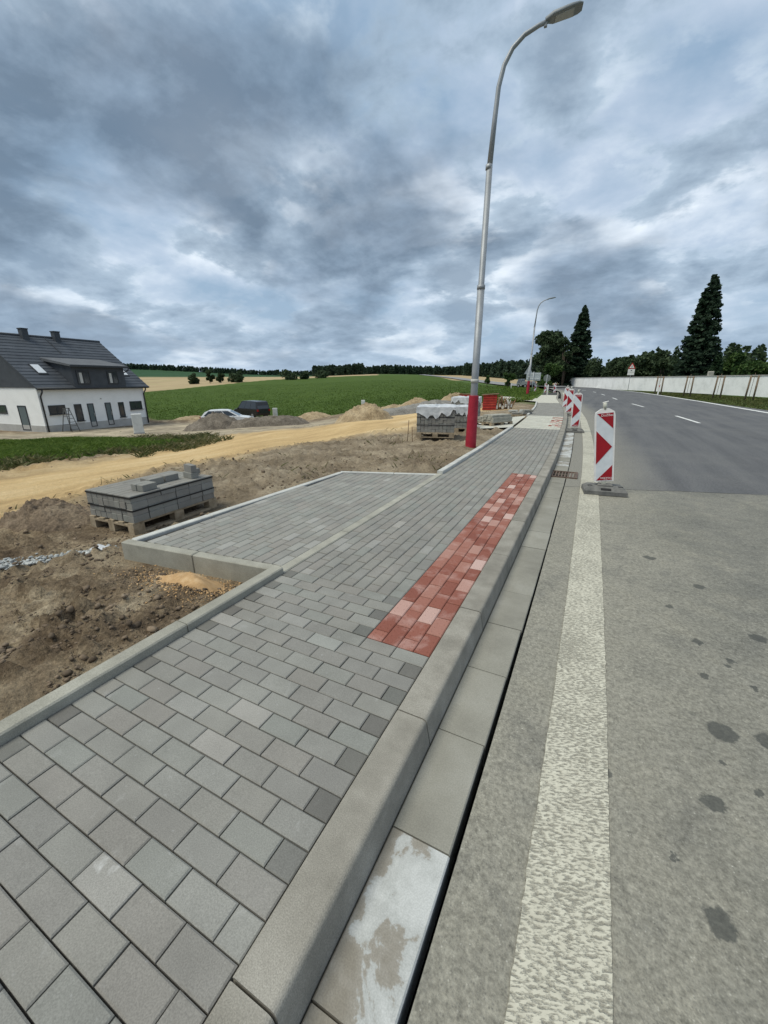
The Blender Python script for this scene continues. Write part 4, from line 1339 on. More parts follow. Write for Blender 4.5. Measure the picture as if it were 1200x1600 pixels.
def film(t, L, Wd, z0, z1, mat, seed, sag=.05):
    """crumpled film over the top of a stack with ragged hanging edge"""
    q = np.random.default_rng(seed)
    n = 14
    mb = MB()
    per = [(-L / 2, -Wd / 2), (L / 2, -Wd / 2), (L / 2, Wd / 2), (-L / 2, Wd / 2), (-L / 2, -Wd / 2)]
    ring = []
    for (ax, ay), (bx2, by2) in zip(per[:-1], per[1:]):
        for k in range(n): ring.append((ax + (bx2 - ax) * k / n, ay + (by2 - ay) * k / n))
    ring.append(ring[0])
    rows = []
    hang = [z0 + q.uniform(-.10, .17) * (1 if (k // 4) % 2 else .5) for k in range(len(ring) - 1)]; hang.append(hang[0])
    wob = [q.uniform(.0, .03) for _ in ring]; wob[-1] = wob[0]
    rows.append([(x * (1.03 + w_), y * (1.03 + w_), h) for (x, y), h, w_ in zip(ring, hang, wob)])
    rows.append([(x * (1.02 + w_ * .6), y * (1.02 + w_ * .6), (h + z1) / 2) for (x, y), h, w_ in zip(ring, hang, wob)])
    rows.append([(x * 1.02, y * 1.02, z1 + .012 + w_ * .6) for (x, y), w_ in zip(ring, wob)])
    rows.append([(x * .6, y * .6, z1 + .03 + q.uniform(-.02, .03)) for (x, y) in ring])
    rows.append([(x * .1, y * .1, z1 + .035) for (x, y) in ring])
    mb.grid(rows, False)
    o = mb.build('film', mat, t)
    return o
def wrapped(x, y, rz, L, Wd, layers, lab_p, lab_s, seed):
    z = tz(x, y) + .01
    pallet((x, y, z), rz, L + .02, Wd + .02, lab_p)
    t = stack('paver_stack', (x, y, z + .145), rz, L, Wd, layers, lab_s, .1, .2, .08, True, (.3, .62))
    film(t, L, Wd, layers * .08 - .2, layers * .08, M_WRAP, seed)
    return t
wrapped(-3.98, 11.0, R(18), 1.0, 1.2, 8, 'wooden pallet under the film topped stack left of the red lamp sleeve', 'stack of grey pavers with torn white film on top, left of the lamp', 5)
wrapped(-4.05, 13.3, R(12), .8, 1.0, 8, 'wooden pallet under the second wrapped stack in the row', 'second wrapped paver stack in the row left of the lamp', 6)
wrapped(-4.55, 15.9, R(8), 1.0, 1.0, 10, 'wooden pallet under the farthest wrapped stack of the row', 'farthest and most fully wrapped stack of the row behind the lamp', 8)

# flat stack of kerb slabs right of the lamp
slab = MB().box((0, 0, 0), (1.0, .098, .08), None, .006).mesh('kerb_slab', M_KERB)
sz = tz(-3.2, 14.7)
ps = pallet((-3.2, 14.7, sz), R(62), 1.1, .8, 'wooden pallet under the low kerb stack right of the lamp')
t = empty('kerb_stack', (-3.2, 14.7, sz + .145), R(62), 'low stack of grey kerb lengths right of the red lamp sleeve', 'kerb stack')
for k, nn in enumerate((8, 7, 4)):
    for j_ in range(nn):
        link_mesh('kerb_length', slab, t, (random.uniform(-.02, .02), -.4 + .05 + .1 * j_ + (.05 if k == 2 else 0), .04 + .081 * k))
sz = tz(-3.15, 19.8)
t = empty('offcut_heap', (-3.15, 19.8, sz), R(20), 'low pallet load of kerb and paver offcuts near the far kerb', 'offcut heap')
for q in range(16):
    MB().box((random.uniform(-.45, .45), random.uniform(-.35, .35), .12 + random.uniform(0, .14)), (random.uniform(.2, .5), random.uniform(.1, .2), .08), Matrix.Rotation(random.uniform(-.5, .5), 3, 'Z') @ Matrix.Rotation(random.uniform(-.15, .15), 3, 'X'), .005).build('offcut', random.choice([M_KERBL, M_STACK, M_STACK]), t)
MB().box((0, 0, .045), (1.1, .8, .09)).build('pallet_deck', M_WOOD, t)

# red formwork panels in a stack with a bundle of props beside it
M_FRED = mat_noise('formwork_red', three((.30, .03, .025), (.38, .045, .035), (.44, .07, .05)), 5, rnd='obj', amt=.15)
M_RUST = mat_noise('rusty_steel', three((.10, .055, .03), (.17, .10, .055), (.26, .17, .10)), 9, rnd='obj', amt=.3)
sz = tz(-5.75, 25.4)
t = empty('formwork_stack', (-5.85, 25.5, sz), R(12), 'stack of red framed formwork panels under a dark board', 'formwork')
for k in range(9):
    MB().box((random.uniform(-.015, .015), 0, .06 + .095 * k), (.80, 1.2, .07)).build('panel', M_FRED, t)
    if k < 8: MB().box((0, 0, .107 + .095 * k), (.76, 1.16, .024)).build('spacer', M_DARKHOLE, t)
MB().box((0, 0, .90), (.98, 1.3, .03), Matrix.Rotation(R(-4), 3, 'Y')).build('cover_board', M_RUST, t)
t = empty('prop_rack', (-4.95, 25.3, sz), R(12), 'bundle of rusty steel props and clamps beside the red formwork', 'steel props')
for k in range(34):
    a = random.uniform(-.6, .6); c = Vector((random.uniform(-.45, .45), random.uniform(-.3, .3), 0))
    hgt = .95 - .5 * max(0, c.x + .2)
    MB().tube([c + Vector((0, 0, .03)), c + Vector((a * .4, random.uniform(-.3, .1), random.uniform(.5, 1) * hgt))], random.uniform(.02, .04), 7).build('prop', M_RUST if k % 4 else M_KERBL, t)
for k in range(6):
    MB().box((-.4 + .16 * k, -.42, .2 + .1 * (k % 2)), (.09, .03, .18), None).build('clamp_plate', M_KERBL, t)
MB().box((0, .1, .015), (1.1, .8, .03)).build('rack_base', M_RUST, t)
sz = tz(-8.0, 27.3)
t = empty('red_crate', (-7.75, 27.2, sz), R(10), 'red steel crate standing behind the lamp post', 'crate')
MB().box((0, 0, .45), (.9, .9, .86)).build('body', M_FRED, t)
for xx in (-.42, .42):
    for yy in (-.42, .42): MB().box((xx, yy, .46), (.08, .08, .95)).build('corner_post', M_FRED, t)
MB().box((0, 0, .9), (.98, .98, .05)).build('lid', M_RUST, t)

# rebar stakes left of the film topped stack
for k, (x, y) in enumerate(((-4.62, 10.45), (-4.52, 10.6))):
    z = tz(x, y)
    o = MB().tube([(x, y, z - .1), (x + random.uniform(-.05, .05), y, z + .62 - .2 * k)], .009, 6).build('marker_rod', M_RUST)
    tag(o, ('taller' if k == 0 else 'shorter') + ' thin rusty marker rod stuck in the soil by the stack', 'rod')

# white scrap of film on the soil
def scrap(x, y, s, lab):
    q = np.random.default_rng(int(x * 100) & 0xff)
    rows = [[(x + s * (i - 2) * .3 + q.uniform(-.02, .02), y + s * (j - 2) * .22 + q.uniform(-.02, .02), tz(x, y) + .02 + q.uniform(0, .05) * s * 2) for i in range(5)] for j in range(5)]
    o = MB().grid(rows, False).build('film_scrap', M_WRAP)
    tag(o, lab, 'film scrap')
scrap(-4.30, 2.06, .16, 'crumpled white film scrap on the soil left of the bay corner')
scrap(-2.32, 10.2, .2, 'white film scrap on the soil near the lamp foot') if False else None

# ------------------------------------------------------------------ soil heaps on the site
M_HDARK = mat_noise('heap_gravel', three((.085, .07, .055), (.14, .118, .093), (.21, .18, .145)), 2.2, speck=.35, sscale=14, bump=.9, bscale=9, bdist=.05)
M_HTAN = mat_noise('heap_tan', three((.21, .155, .09), (.32, .245, .15), (.43, .34, .22)), 2.0, speck=.25, sscale=14, bump=.9, bscale=9, bdist=.05)
M_HGREY = mat_noise('heap_grey', three((.16, .155, .14), (.22, .21, .19), (.28, .265, .24)), 2.0, speck=.25, sscale=14, bump=.9, bscale=9, bdist=.05)
hg = 'heaps of spoil on the building site'
mound('soil_heap', -24.4, 21.0, 2.6, 2.0, 1.05, .8, M_HDARK, 'big dark gravelly heap in front of the white car', 'soil heap', hg, 1)
mound('soil_heap', -21.0, 22.6, 3.4, 1.5, .75, .75, M_HDARK, 'long low dark gravel ridge right of the big heap', 'soil heap', hg, 2, top=2.0)
mound('soil_heap', -11.6, 20.3, 1.9, 1.5, .92, .3, M_HTAN, 'tan heap standing on the sandy track', 'soil heap', hg, 3)
mound('soil_heap', -13.6, 32.5, 2.0, 1.4, .75, .2, M_HTAN, 'twin topped tan heap at the field edge left of the stacks', 'soil heap', hg, 4)
mound('soil_heap', -15.9, 32.8, 1.5, 1.2, .45, .2, M_HTAN, 'lower tan heap left of the twin topped one', 'soil heap', hg, 5)
mound('soil_heap', -26.0, 34.4, 2.6, 1.3, .70, .4, M_HTAN, 'low brown heap behind the track, right of the white pillar', 'soil heap', hg, 6)
mound('soil_heap', -28.6, 33.6, 2.2, 1.3, .55, .4, M_HGREY, 'low grey gravel heap right of the black van', 'soil heap', hg, 7)
mound('soil_heap', -9.4, 29.6, 1.5, 1.2, .95, .2, M_HTAN, 'small brown heap behind the farthest wrapped stack', 'soil heap', hg, 8)
mound('soil_heap', -10.2, 25.6, 5.2, 1.1, .50, .95, M_HGREY, 'long grey gravel bank running behind the wrapped stacks', 'soil heap', hg, 9, top=2.2)
mound('soil_heap', -6.05, 2.42, .75, .5, .24, .3, mat_noise('heap_brown', three((.10, .072, .05), (.165, .122, .083), (.25, .195, .135)), 3.0, speck=.3, sscale=40, bump=.9, bscale=18, bdist=.03), 'low brown mound left of the open paver stack', 'soil heap', hg, 10, n=46)
mound('soil_heap', -38.5, 30.5, 2.6, 1.2, .4, .6, M_HTAN, 'low brown bank left of the white car', 'soil heap', hg, 12)

# ------------------------------------------------------------------ white pillars
M_PILLAR = mat_noise('pillar_white', three((.55, .55, .52), (.64, .64, .61), (.70, .70, .67)), 3, speck=.08)
for x, y, w_, h_, lab in ((-28.1, 17.6, .62, 1.35, 'white service pillar in front of the house corner'), (-33.4, 37.4, .55, .95, 'short white service pillar right of the black van'), (-20.4, 35.4, .36, .95, 'slim white service pillar beside the tan heap')):
    t = empty('service_pillar', (x, y, tz(x, y)), math.atan2(-x, y) , lab, 'service pillar', 'white service pillars on the site')
    MB().box((0, 0, h_ / 2), (w_, w_ * .5, h_), None, .03).build('cabinet', M_PILLAR, t)
    MB().box((0, -w_ * .25 - .006, h_ * .55), (w_ * .8, .012, h_ * .6)).build('door', M_PILLAR, t)
    MB().box((0, 0, .05), (w_ * 1.08, w_ * .58, .1)).build('foot', M_PLINTH, t)

# ------------------------------------------------------------------ vehicles
M_CARW = plain('car_paint_white', (.70, .71, .72), .25, .6)
M_CARB = plain('car_paint_black', (.012, .012, .014), .22, .6)
M_CARG = plain('truck_grey', (.18, .20, .21), .4)
M_TYRE = plain('tyre', (.015, .015, .016), .85)
M_RIM = plain('rim', (.35, .36, .37), .35, .5, .6)
M_TAIL = plain('tail_light', (.30, .01, .01), .3)
M_CHROME = plain('light_clear', (.6, .62, .64), .15)
def vehicle(name, loc, rz, label, cat, body, cabin, width, paint, wheels, wr=.32, glass=M_GLASS, roof_mat=None, group=None):
    """x forward. body: lower outline [(x,z)], cabin: [(x,z)] greenhouse outline, narrower at the top"""
    t = empty(name, loc, rz, label, cat, group)
    toY = Matrix(((1, 0, 0, 0), (0, 0, 1, 0), (0, 1, 0, 0), (0, 0, 0, 1)))
    hwid = width / 2
    b = MB()
    rows = []
    for f_, ins in ((-1, .06), (-.93, .0), (.93, .0), (1, .06)):
        cx = sum(p_[0] for p_ in body) / len(body); cz = sum(p_[1] for p_ in body) / len(body)
        rows.append([(cx + (x - cx) * (1 - ins), f_ * hwid, cz + (z - cz) * (1 - ins)) for x, z in body + body[:1]])
    b.grid(rows, False)
    b._add(rows[0][:-1], [tuple(range(len(body)))]); b._add(rows[-1][:-1], [tuple(range(len(body) - 1, -1, -1))])
    bo = b.build('body', paint, t)
    zb = min(z for x, z in cabin); zt = max(z for x, z in cabin)
    c = MB()
    def lat(z): return hwid * (.97 - .20 * (z - zb) / (zt - zb))
    n = len(cabin)
    vs = [(x, -lat(z), z) for x, z in cabin] + [(x, lat(z), z) for x, z in cabin]
    c._add(vs, [tuple(range(n)), tuple(range(2 * n - 1, n - 1, -1))] + [(i_, n + i_, n + (i_ + 1) % n, (i_ + 1) % n) for i_ in range(n)])
    co = c.build('cabin', roof_mat or paint, t)
    # side windows, a hair proud of the cabin
    xs = [p_[0] for p_ in cabin]
    def edge_x(z, front):
        best = []
        for (x0, z0), (x1, z1) in zip(cabin, cabin[1:] + cabin[:1]):
            if (z0 - z) * (z1 - z) <= 0 and abs(z0 - z1) > 1e-6:
                best.append(x0 + (x1 - x0) * (z - z0) / (z1 - z0))
        return max(best) if front else min(best)
    z0, z1 = zb + .06, zt - .09
    a0, a1 = edge_x(z0, False) + .12, edge_x(z0, True) - .14
    c0, c1 = edge_x(z1, False) + .12, edge_x(z1, True) - .12
    k = 3
    for sgn in (-1, 1):
        for q in range(k):
            u0, u1 = q / k + .012, (q + 1) / k - .012
            pts = [(a0 + (a1 - a0) * u0, z0), (a0 + (a1 - a0) * u1, z0), (c0 + (c1 - c0) * u1, z1), (c0 + (c1 - c0) * u0, z1)]
            v1 = [(x, sgn * (lat(z) + .006), z) for x, z in pts]; v0 = [(x, sgn * (lat(z) - .03), z) for x, z in pts]
            MB()._add(v1 + v0, [(0, 1, 2, 3), (0, 4, 5, 1), (1, 5, 6, 2), (2, 6, 7, 3), (3, 7, 4, 0)]).build('side_window', glass, co)
    for front in (True, False):
        e0, e1 = edge_x(z0, front), edge_x(z1, front)
        o_ = .008 if front else -.008
        v1 = [(e0 + o_, -lat(z0) * .86, z0), (e0 + o_, lat(z0) * .86, z0), (e1 + o_, lat(z1) * .86, z1), (e1 + o_, -lat(z1) * .86, z1)]
        v0 = [(x - o_ * 4, y_, z) for x, y_, z in v1]
        MB()._add(v1 + v0, [(0, 1, 2, 3), (0, 4, 5, 1), (1, 5, 6, 2), (2, 6, 7, 3), (3, 7, 4, 0)]).build('windscreen' if front else 'rear_window', glass, co)
    for wx in wheels:
        for sgn in (-1, 1):
            y_ = sgn * (hwid - .08)
            tr = MB().tube([(wx, y_ - .11, wr), (wx, y_ + .11, wr)], wr, 18).build('wheel', M_TYRE, t)
            MB().tube([(wx, y_ + sgn * .09, wr), (wx, y_ + sgn * .118, wr)], wr * .62, 12).build('rim', M_RIM, tr)
    xr = min(x for x, z in body); xf = max(x for x, z in body)
    zl = max(z for x, z in body)
    for sgn in (-1, 1):
        MB().box((xr + .03, sgn * (hwid - .14), zl * .86), (.1, .2, .22)).build('tail_light', M_TAIL, t)
        MB().box((xf - .05, sgn * (hwid - .22), zl * .72), (.12, .3, .13)).build('headlight', M_CHROME, t)
        MB().box((.55 if name == 'car' else 1.1, sgn * (hwid + .07), zb + .02), (.12, .14, .12), None, .02).build('mirror', paint, t)
    return t
van_body = [(-2.15, .32), (-2.2, .55), (-2.18, 1.02), (1.0, 1.02), (1.75, .95), (2.1, .78), (2.16, .45), (2.1, .28)]
van_cab = [(-2.14, 1.0), (-2.02, 1.74), (-1.85, 1.83), (.35, 1.84), (.62, 1.78), (1.32, 1.0)]
zv = tz(-34.6, 35.6)
vehicle('van', (-34.9, 35.2, zv), math.atan2(.67, -4.3), 'black van parked at the edge of the green field', 'van', van_body, van_cab, 1.82, M_CARB, (-1.35, 1.35))
car_body = [(-2.15, .34), (-2.2, .6), (-2.12, .98), (.9, .98), (1.85, .86), (2.15, .66), (2.18, .42), (2.1, .26)]
car_cab = [(-2.10, .95), (-1.78, 1.34), (-1.50, 1.46), (-.7, 1.51), (.0, 1.50), (.30, 1.42), (1.15, .96)]
zw = tz(-29.6, 26.6)
vehicle('car', (-29.6, 26.9, zw - .22), math.atan2(.60, .72), 'white hatchback parked behind the dark gravel heap', 'car', car_body, car_cab, 1.80, M_CARW, (-1.35, 1.35), .33)
# far truck with a rounded tank body on the road behind the lamp
tk_body = [(-2.6, .75), (-2.6, 1.3), (-2.3, 1.75), (.6, 1.75), (.9, 1.3), (2.5, 1.25), (2.5, .7)]
tk_cab = [(1.0, 1.2), (1.05, 2.3), (1.3, 2.4), (2.2, 2.35), (2.5, 1.2)]
trk = vehicle('truck', (-13.9, 91.5, -.05), R(150), 'far grey truck on the road behind the distant lamp', 'truck', tk_body, tk_cab, 2.1, M_CARG, (-1.7, -.7, 1.7), .48)
trk.scale = (.72, .72, .72)

# ------------------------------------------------------------------ boundary wall, stakes, signs
M_WALLW = mat_noise('wall_white', three((.70, .70, .69), (.82, .82, .815), (.87, .87, .865)), .8, speck=.06, sscale=10, bump=.2)
M_COPE = mat_noise('coping', three((.30, .29, .28), (.37, .36, .35), (.44, .43, .42)), 2)
WP = [(22.5, 40.0), (18.9, 50.0), (16.05, 58.9), (13.9, 66.0), (11.6, 73.2), (8.9, 79.5), (5.98, 86.0), (2.6, 93.0), (-.9, 101), (-4.9, 111), (-9.6, 124)]
bw = empty('boundary_wall', (WP[4][0], WP[4][1], 0), 0, 'long white rendered boundary wall with grey coping right of the road', 'wall')
for (ax, ay), (bx2, by2) in zip(WP[:-1], WP[1:]):
    L = math.hypot(bx2 - ax, by2 - ay); an = math.atan2(by2 - ay, bx2 - ax)
    cx, cy = (ax + bx2) / 2 - WP[4][0], (ay + by2) / 2 - WP[4][1]
    MB().box((cx, cy, .80), (L - .02, .24, 2.2), an).build('wall_panel', M_WALLW, bw)
    MB().box((cx, cy, 1.95), (L - .015, .36, .10), an).build('coping', M_COPE, bw)
M_STAKE = mat_noise('stake_wood', three((.12, .09, .065), (.18, .135, .095), (.25, .19, .14)), 6)
stake_pos = [(6.4, 62.2, 'pair of tree stakes next to the white delineator post'), (9.2, 60.8, 'pair of tree stakes at the wall, second from the delineator'), (11.3, 57.0, 'pair of tree stakes at the wall, third from the delineator'), (13.0, 52.6, 'pair of tree stakes at the wall nearest the right edge')]
for x, y, lab in stake_pos:
    t = empty('tree_stakes', (x, y, -.2), R(15), lab, 'tree stakes', 'tree stakes along the white wall')
    for dx in (-.35, .35):
        MB().tube([(dx, 0, -.2), (dx * .9, 0, 2.1)], .08, 7).build('stake', M_STAKE, t)
    MB().box((0, 0, 1.95), (.85, .06, .08)).build('crossbar', M_STAKE, t)
    MB().tube([(0, .1, 0), (.03, .1, 2.3)], .02, 6).build('sapling_stem', M_STAKE, t)

M_SIGNB = plain('sign_back', (.33, .35, .37), .5, .4, .3)
M_SIGNW = plain('sign_white', (.70, .70, .68), .5)
M_SIGNR = plain('sign_red', (.45, .02, .02), .5)
toY = Matrix(((1, 0, 0, 0), (0, 0, 1, 0), (0, 1, 0, 0), (0, 0, 0, 1)))
def post(t, h, r_=.035):
    MB().tube([(0, 0, -.3), (0, 0, h)], r_, 8).build('post', M_SIGNB, t)
t = empty('road_sign', (4.2, 84.0, -.2), R(0), 'warning triangle over white plates on a grey post by the wall', 'road sign')
post(t, 4.3)
a_ = MB().prism([(-.55, 3.5), (.55, 3.5), (0, 4.45)], -.06, -.04, toY).build('triangle', M_SIGNR, t)
MB().prism([(-.36, 3.6), (.36, 3.6), (0, 4.22)], -.068, -.061, toY).build('triangle_face', M_SIGNW, a_)
MB().prism([(-.05, 3.68), (.05, 3.68), (.04, 4.0), (-.04, 4.0)], -.075, -.069, toY).build('pictogram', M_DARKHOLE, a_)
MB().prism([(-.5, 2.95), (.5, 2.95), (.5, 3.42), (-.5, 3.42)], -.06, -.04, toY).build('plate', M_SIGNW, t)
MB().prism([(-.1, 3.12), (.1, 3.12), (.1, 3.25), (-.1, 3.25)], -.068, -.061, toY).build('pictogram', M_DARKHOLE, t)
MB().prism([(-.5, 2.45), (.5, 2.45), (.5, 2.9), (-.5, 2.9)], -.06, -.04, toY).build('plate', M_SIGNW, t)
t = empty('road_sign', (-7.75, 56.5, -.15), R(5), 'back of a wide rectangular sign on a grey post', 'road sign')
post(t, 2.6, .05)
MB().prism([(-.85, 1.55), (.85, 1.55), (.85, 2.5), (-.85, 2.5)], .05, .075, toY).build('plate', plain('sign_alu', (.42, .45, .47), .5), t)
for zz_ in (1.75, 2.3): MB().box((0, .035, zz_), (1.5, .02, .05)).build('rail', M_SIGNW, t)
t = empty('road_sign', (-6.55, 60.5, -.15), R(5), 'grey back of a round sign right of the rectangular sign', 'road sign')
post(t, 2.3)
MB().prism([(.45 * math.cos(2 * math.pi * k / 24), 1.85 + .45 * math.sin(2 * math.pi * k / 24)) for k in range(24)], .04, .06, toY).build('plate', plain('sign_back_dark', (.16, .18, .17), .6), t)
t = empty('road_sign', (-8.62, 58.0, -.15), R(5), 'grey back of a triangular sign beside the distant lamp', 'road sign')
post(t, 3.4)
MB().prism([(-.55, 2.35), (.55, 2.35), (0, 3.35)], .04, .06, toY).build('plate', M_SIGNB, t)
t = empty('bollard', (-4.75, 45.6, -.05), 0, 'white plastic bollard on the cream paving in front of the far barriers', 'bollard')
MB().tube([(0, 0, 0), (0, 0, 1.0), (0, 0, 1.06)], [.075, .06, .03], 10).build('body', M_PLATEE, t)
MB().tube([(0, 0, .62), (0, 0, .72)], .067, 10).build('band', M_SIGNW, t)
t = empty('delineator_post', (5.95, 57.5, -.16), R(-5), 'leaning white delineator post with red reflector by the road edge', 'delineator')
MB().box((0, 0, .62), (.13, .08, 1.25), Matrix.Rotation(R(2), 3, 'Y'), .02).build('post', M_PLATEE, t)
MB().box((.0, -.045, .95), (.07, .02, .18)).build('reflector', M_SIGNR, t)
t = empty('delineator_post', (-14.5, 79.0, -.2), 0, 'small white delineator post on the verge behind the formwork', 'delineator')
MB().box((0, 0, .5), (.12, .08, 1.0), None, .02).build('post', M_PLATEE, t)
# gravestones and roofs that show above the wall
M_GRAVE = mat_noise('gravestone', three((.30, .28, .24), (.40, .38, .33), (.48, .46, .40)), 3)
o = MB().box((13.2, 73.0, 1.3), (.7, .3, 2.6), .3, .06).build('gravestone', M_GRAVE); tag(o, 'pale stone monument showing above the wall by the big conifer', 'gravestone')
for x, y, w_, h_, lab in ((19.5, 62.5, .45, 3.0, 'dark slim gravestone above the wall near the right edge'), (18.8, 63.2, .4, 2.9, 'dark slim gravestone left of its twin above the wall')):
    o = MB().box((x, y, h_ / 2 - .1), (w_, .25, h_), .3, .05).build('gravestone', M_IRON); tag(o, lab, 'gravestone')
t = empty('chapel_shed', (22.5, 66.0, -.2), R(-20), 'low grey roofed shed just above the wall at the right edge', 'shed')
MB().box((0, 0, 1.2), (9, 3.5, 2.4)).build('wall', M_PLINTH, t)
MB().prism([(-1.9, 2.35), (1.9, 2.35), (0, 3.1)], -4.7, 4.7, Matrix(((0, 0, 1, 0), (1, 0, 0, 0), (0, 1, 0, 0), (0, 0, 0, 1)))).build('roof', M_COPE, t)
MB().box((0, -1.76, 1.2), (.9, .03, 1.9)).build('door', M_FRAME, t)
# ------------------------------------------------------------------ vegetation
def leaf_mat(name, dark, mid, light, rough=.7, thru=.35):
    m, T = new_mat(name)
    r = T.n('ShaderNodeNewGeometry').outputs['Random Per Island']
    n = T.noise(pos(T), .6, 4, .6)
    f = T.math('ADD', T.math('MULTIPLY', r, .6), T.math('MULTIPLY', n, .5))
    c = T.ramp(f, [(.25, dark), (.55, mid), (.85, light)])
    p = T.n('ShaderNodeBsdfPrincipled', {'Base Color': c, 'Roughness': rough, 'Specular IOR Level': .2})
    tl = T.n('ShaderNodeBsdfTranslucent', {'Color': c})
    mx = T.n('ShaderNodeMixShader', {0: thru, 1: p.outputs[0], 2: tl.outputs[0]})
    T.n('ShaderNodeOutputMaterial', {'Surface': mx.outputs[0]})
    return m
M_CON = leaf_mat('conifer_needles', (.016, .032, .019), (.03, .056, .033), (.056, .09, .052))
M_CON2 = leaf_mat('conifer_green', (.016, .036, .018), (.028, .058, .026), (.045, .08, .036))
M_DEC = leaf_mat('broad_leaves', (.026, .056, .016), (.052, .10, .027), (.095, .15, .045))
M_DEC2 = leaf_mat('broad_leaves_dull', (.026, .045, .022), (.05, .08, .038), (.082, .115, .056))
M_BARK = mat_noise('bark', three((.05, .04, .03), (.08, .062, .046), (.12, .095, .07)), 8)
M_FOREST = leaf_mat('far_forest', (.024, .045, .03), (.04, .07, .043), (.066, .10, .06))  # wood green lifted and blued a little: distance haze painted into the colour

def cards(P, size, q, flat=.0, nrm=None):
    """one randomly turned quad per point"""
    n = len(P)
    a = q.normal(0, 1, (n, 3)); a /= np.linalg.norm(a, axis=1)[:, None]
    b = q.normal(0, 1, (n, 3)); b -= (a * b).sum(1)[:, None] * a; b /= np.linalg.norm(b, axis=1)[:, None]
    a[:, 2] *= (1 - flat)
    s = (size * q.uniform(.6, 1.4, n))[:, None]
    v = np.stack([P - a * s - b * s * .55, P + a * s - b * s * .55, P + a * s * .7 + b * s * .55, P - a * s * .9 + b * s * .6], 1)
    return v.reshape(-1, 3), np.arange(n * 4).reshape(n, 4)

def conifer(name, x, y, h, r0, label, mat, n=9000, seed=0, lean=0.0, group=None, power=.8, base=.04, leaf=.26, z0=None):
    q = np.random.default_rng(seed)
    z0 = tz(x, y) if z0 is None else z0
    t = empty(name, (x, y, z0), 0, label, 'tree', group)
    MB().tube([(0, 0, -.3), (lean * .5, 0, h * .5), (lean, 0, h * .97)], [.02 * h, .012 * h, .02], 8).build('trunk', M_BARK, t)
    # whorled drooping branches, dense enough to hide the stem but ragged at the edge
    nb = 520
    hb_ = base + (1 - base) * q.uniform(0, 1, nb) ** 1.25
    az = q.uniform(0, 2 * math.pi, nb)
    ln_ = r0 * (1 - hb_) ** power * q.uniform(.78, 1.10, nb) + .10
    w = ln_ + .25
    bi = q.choice(nb, n, p=w / w.sum())
    u = q.uniform(0, 1, n) ** .55
    rad = ln_[bi] * u
    a = az[bi] + q.normal(0, .22, n) * (.5 + .5 * (1 - u))
    z = hb_[bi] * h - .10 * rad * (1 + u) + q.normal(0, .11, n) + .12 * u * u * ln_[bi]
    P = np.stack([np.cos(a) * rad + lean * hb_[bi], np.sin(a) * rad, z], -1)
    tp = np.stack([q.normal(0, .06, 60) + lean, q.normal(0, .06, 60), h * q.uniform(.93, 1.0, 60)], -1)
    v, f = cards(np.concatenate([P, tp]), leaf, q, .3)
    link_mesh('crown', np_mesh('crown', v, f, mat), t)
    return t

def broadleaf(name, x, y, h, rx, label, mat, n=5000, seed=0, group=None, blobs=16, leaf=.22, low=.25, cat='tree', z0=None):
    q = np.random.default_rng(seed)
    z0 = tz(x, y) if z0 is None else z0
    t = empty(name, (x, y, z0), 0, label, cat, group)
    C = []
    for k in range(blobs):
        a = q.uniform(0, 6.283); rr = rx * q.uniform(.05, .8); hz_ = q.uniform(low, .92)
        rr *= math.sin(math.pi * min(1, max(.12, (hz_ - low) / (1 - low) * .82 + .15))) ** .6
        C.append((math.cos(a) * rr, math.sin(a) * rr, hz_ * h, q.uniform(.22, .42) * rx))
    C = np.array(C)
    for k in range(min(6, blobs)):
        MB().tube([(0, 0, -.2), (C[k][0] * .15, C[k][1] * .15, C[k][2] * .45), (C[k][0] * .9, C[k][1] * .9, C[k][2])], [.016 * h, .011 * h, .004 * h], 6).build('trunk' if k == 0 else 'limb', M_BARK, t)
    bi = q.integers(0, blobs, n)
    d = q.normal(0, 1, (n, 3)); d /= np.linalg.norm(d, axis=1)[:, None]
    rr = C[bi, 3] * q.uniform(.55, 1.12, n)
    P = C[bi, :3] + d * rr[:, None] * np.array([1, 1, .8])
    v, f = cards(P, leaf, q)
    link_mesh('crown', np_mesh('crown', v, f, mat), t)
    return t

conifer('conifer', 12.6, 80.0, 16.2, 3.2, 'tall dark conifer right of the road behind the white wall', M_CON, 26000, 1, -.3, power=.60, leaf=.20)
conifer('conifer', -6.3, 119.0, 19.0, 4.3, 'dark pointed conifer at the far end of the white wall', M_CON, 24000, 2, .2, power=.68, leaf=.26)
conifer('conifer', 14.2, 75.5, 5.3, 1.15, 'small cone shaped conifer just right of the tall one', M_CON2, 2500, 3, 0, power=.55, leaf=.16)
broadleaf('broadleaf_tree', -12.6, 117.0, 13.8, 5.0, 'broad green tree left of the pointed conifer', M_DEC2, 9000, 4, blobs=30, leaf=.30, low=.12)
broadleaf('broadleaf_tree', -8.6, 113.0, 12.6, 2.6, 'loose crowned tree between the broad tree and the conifer', M_DEC2, 3500, 5, blobs=14, leaf=.26, low=.3)
broadleaf('bush', -11.2, 101.0, 5.6, 3.2, 'bright green rounded bush in front of the broad tree', M_DEC, 4200, 6, blobs=14, leaf=.22, low=.1, cat='bush')
broadleaf('young_tree', -16.6, 87.0, 3.5, 1.3, 'young green tree on the verge right of the lamp post', M_DEC, 1500, 7, blobs=9, leaf=.14, low=.25)
broadleaf('young_tree', -22.9, 95.5, 2.8, 1.0, 'smaller young tree just right of the lamp pole', M_DEC, 1000, 8, blobs=7, leaf=.14, low=.25)
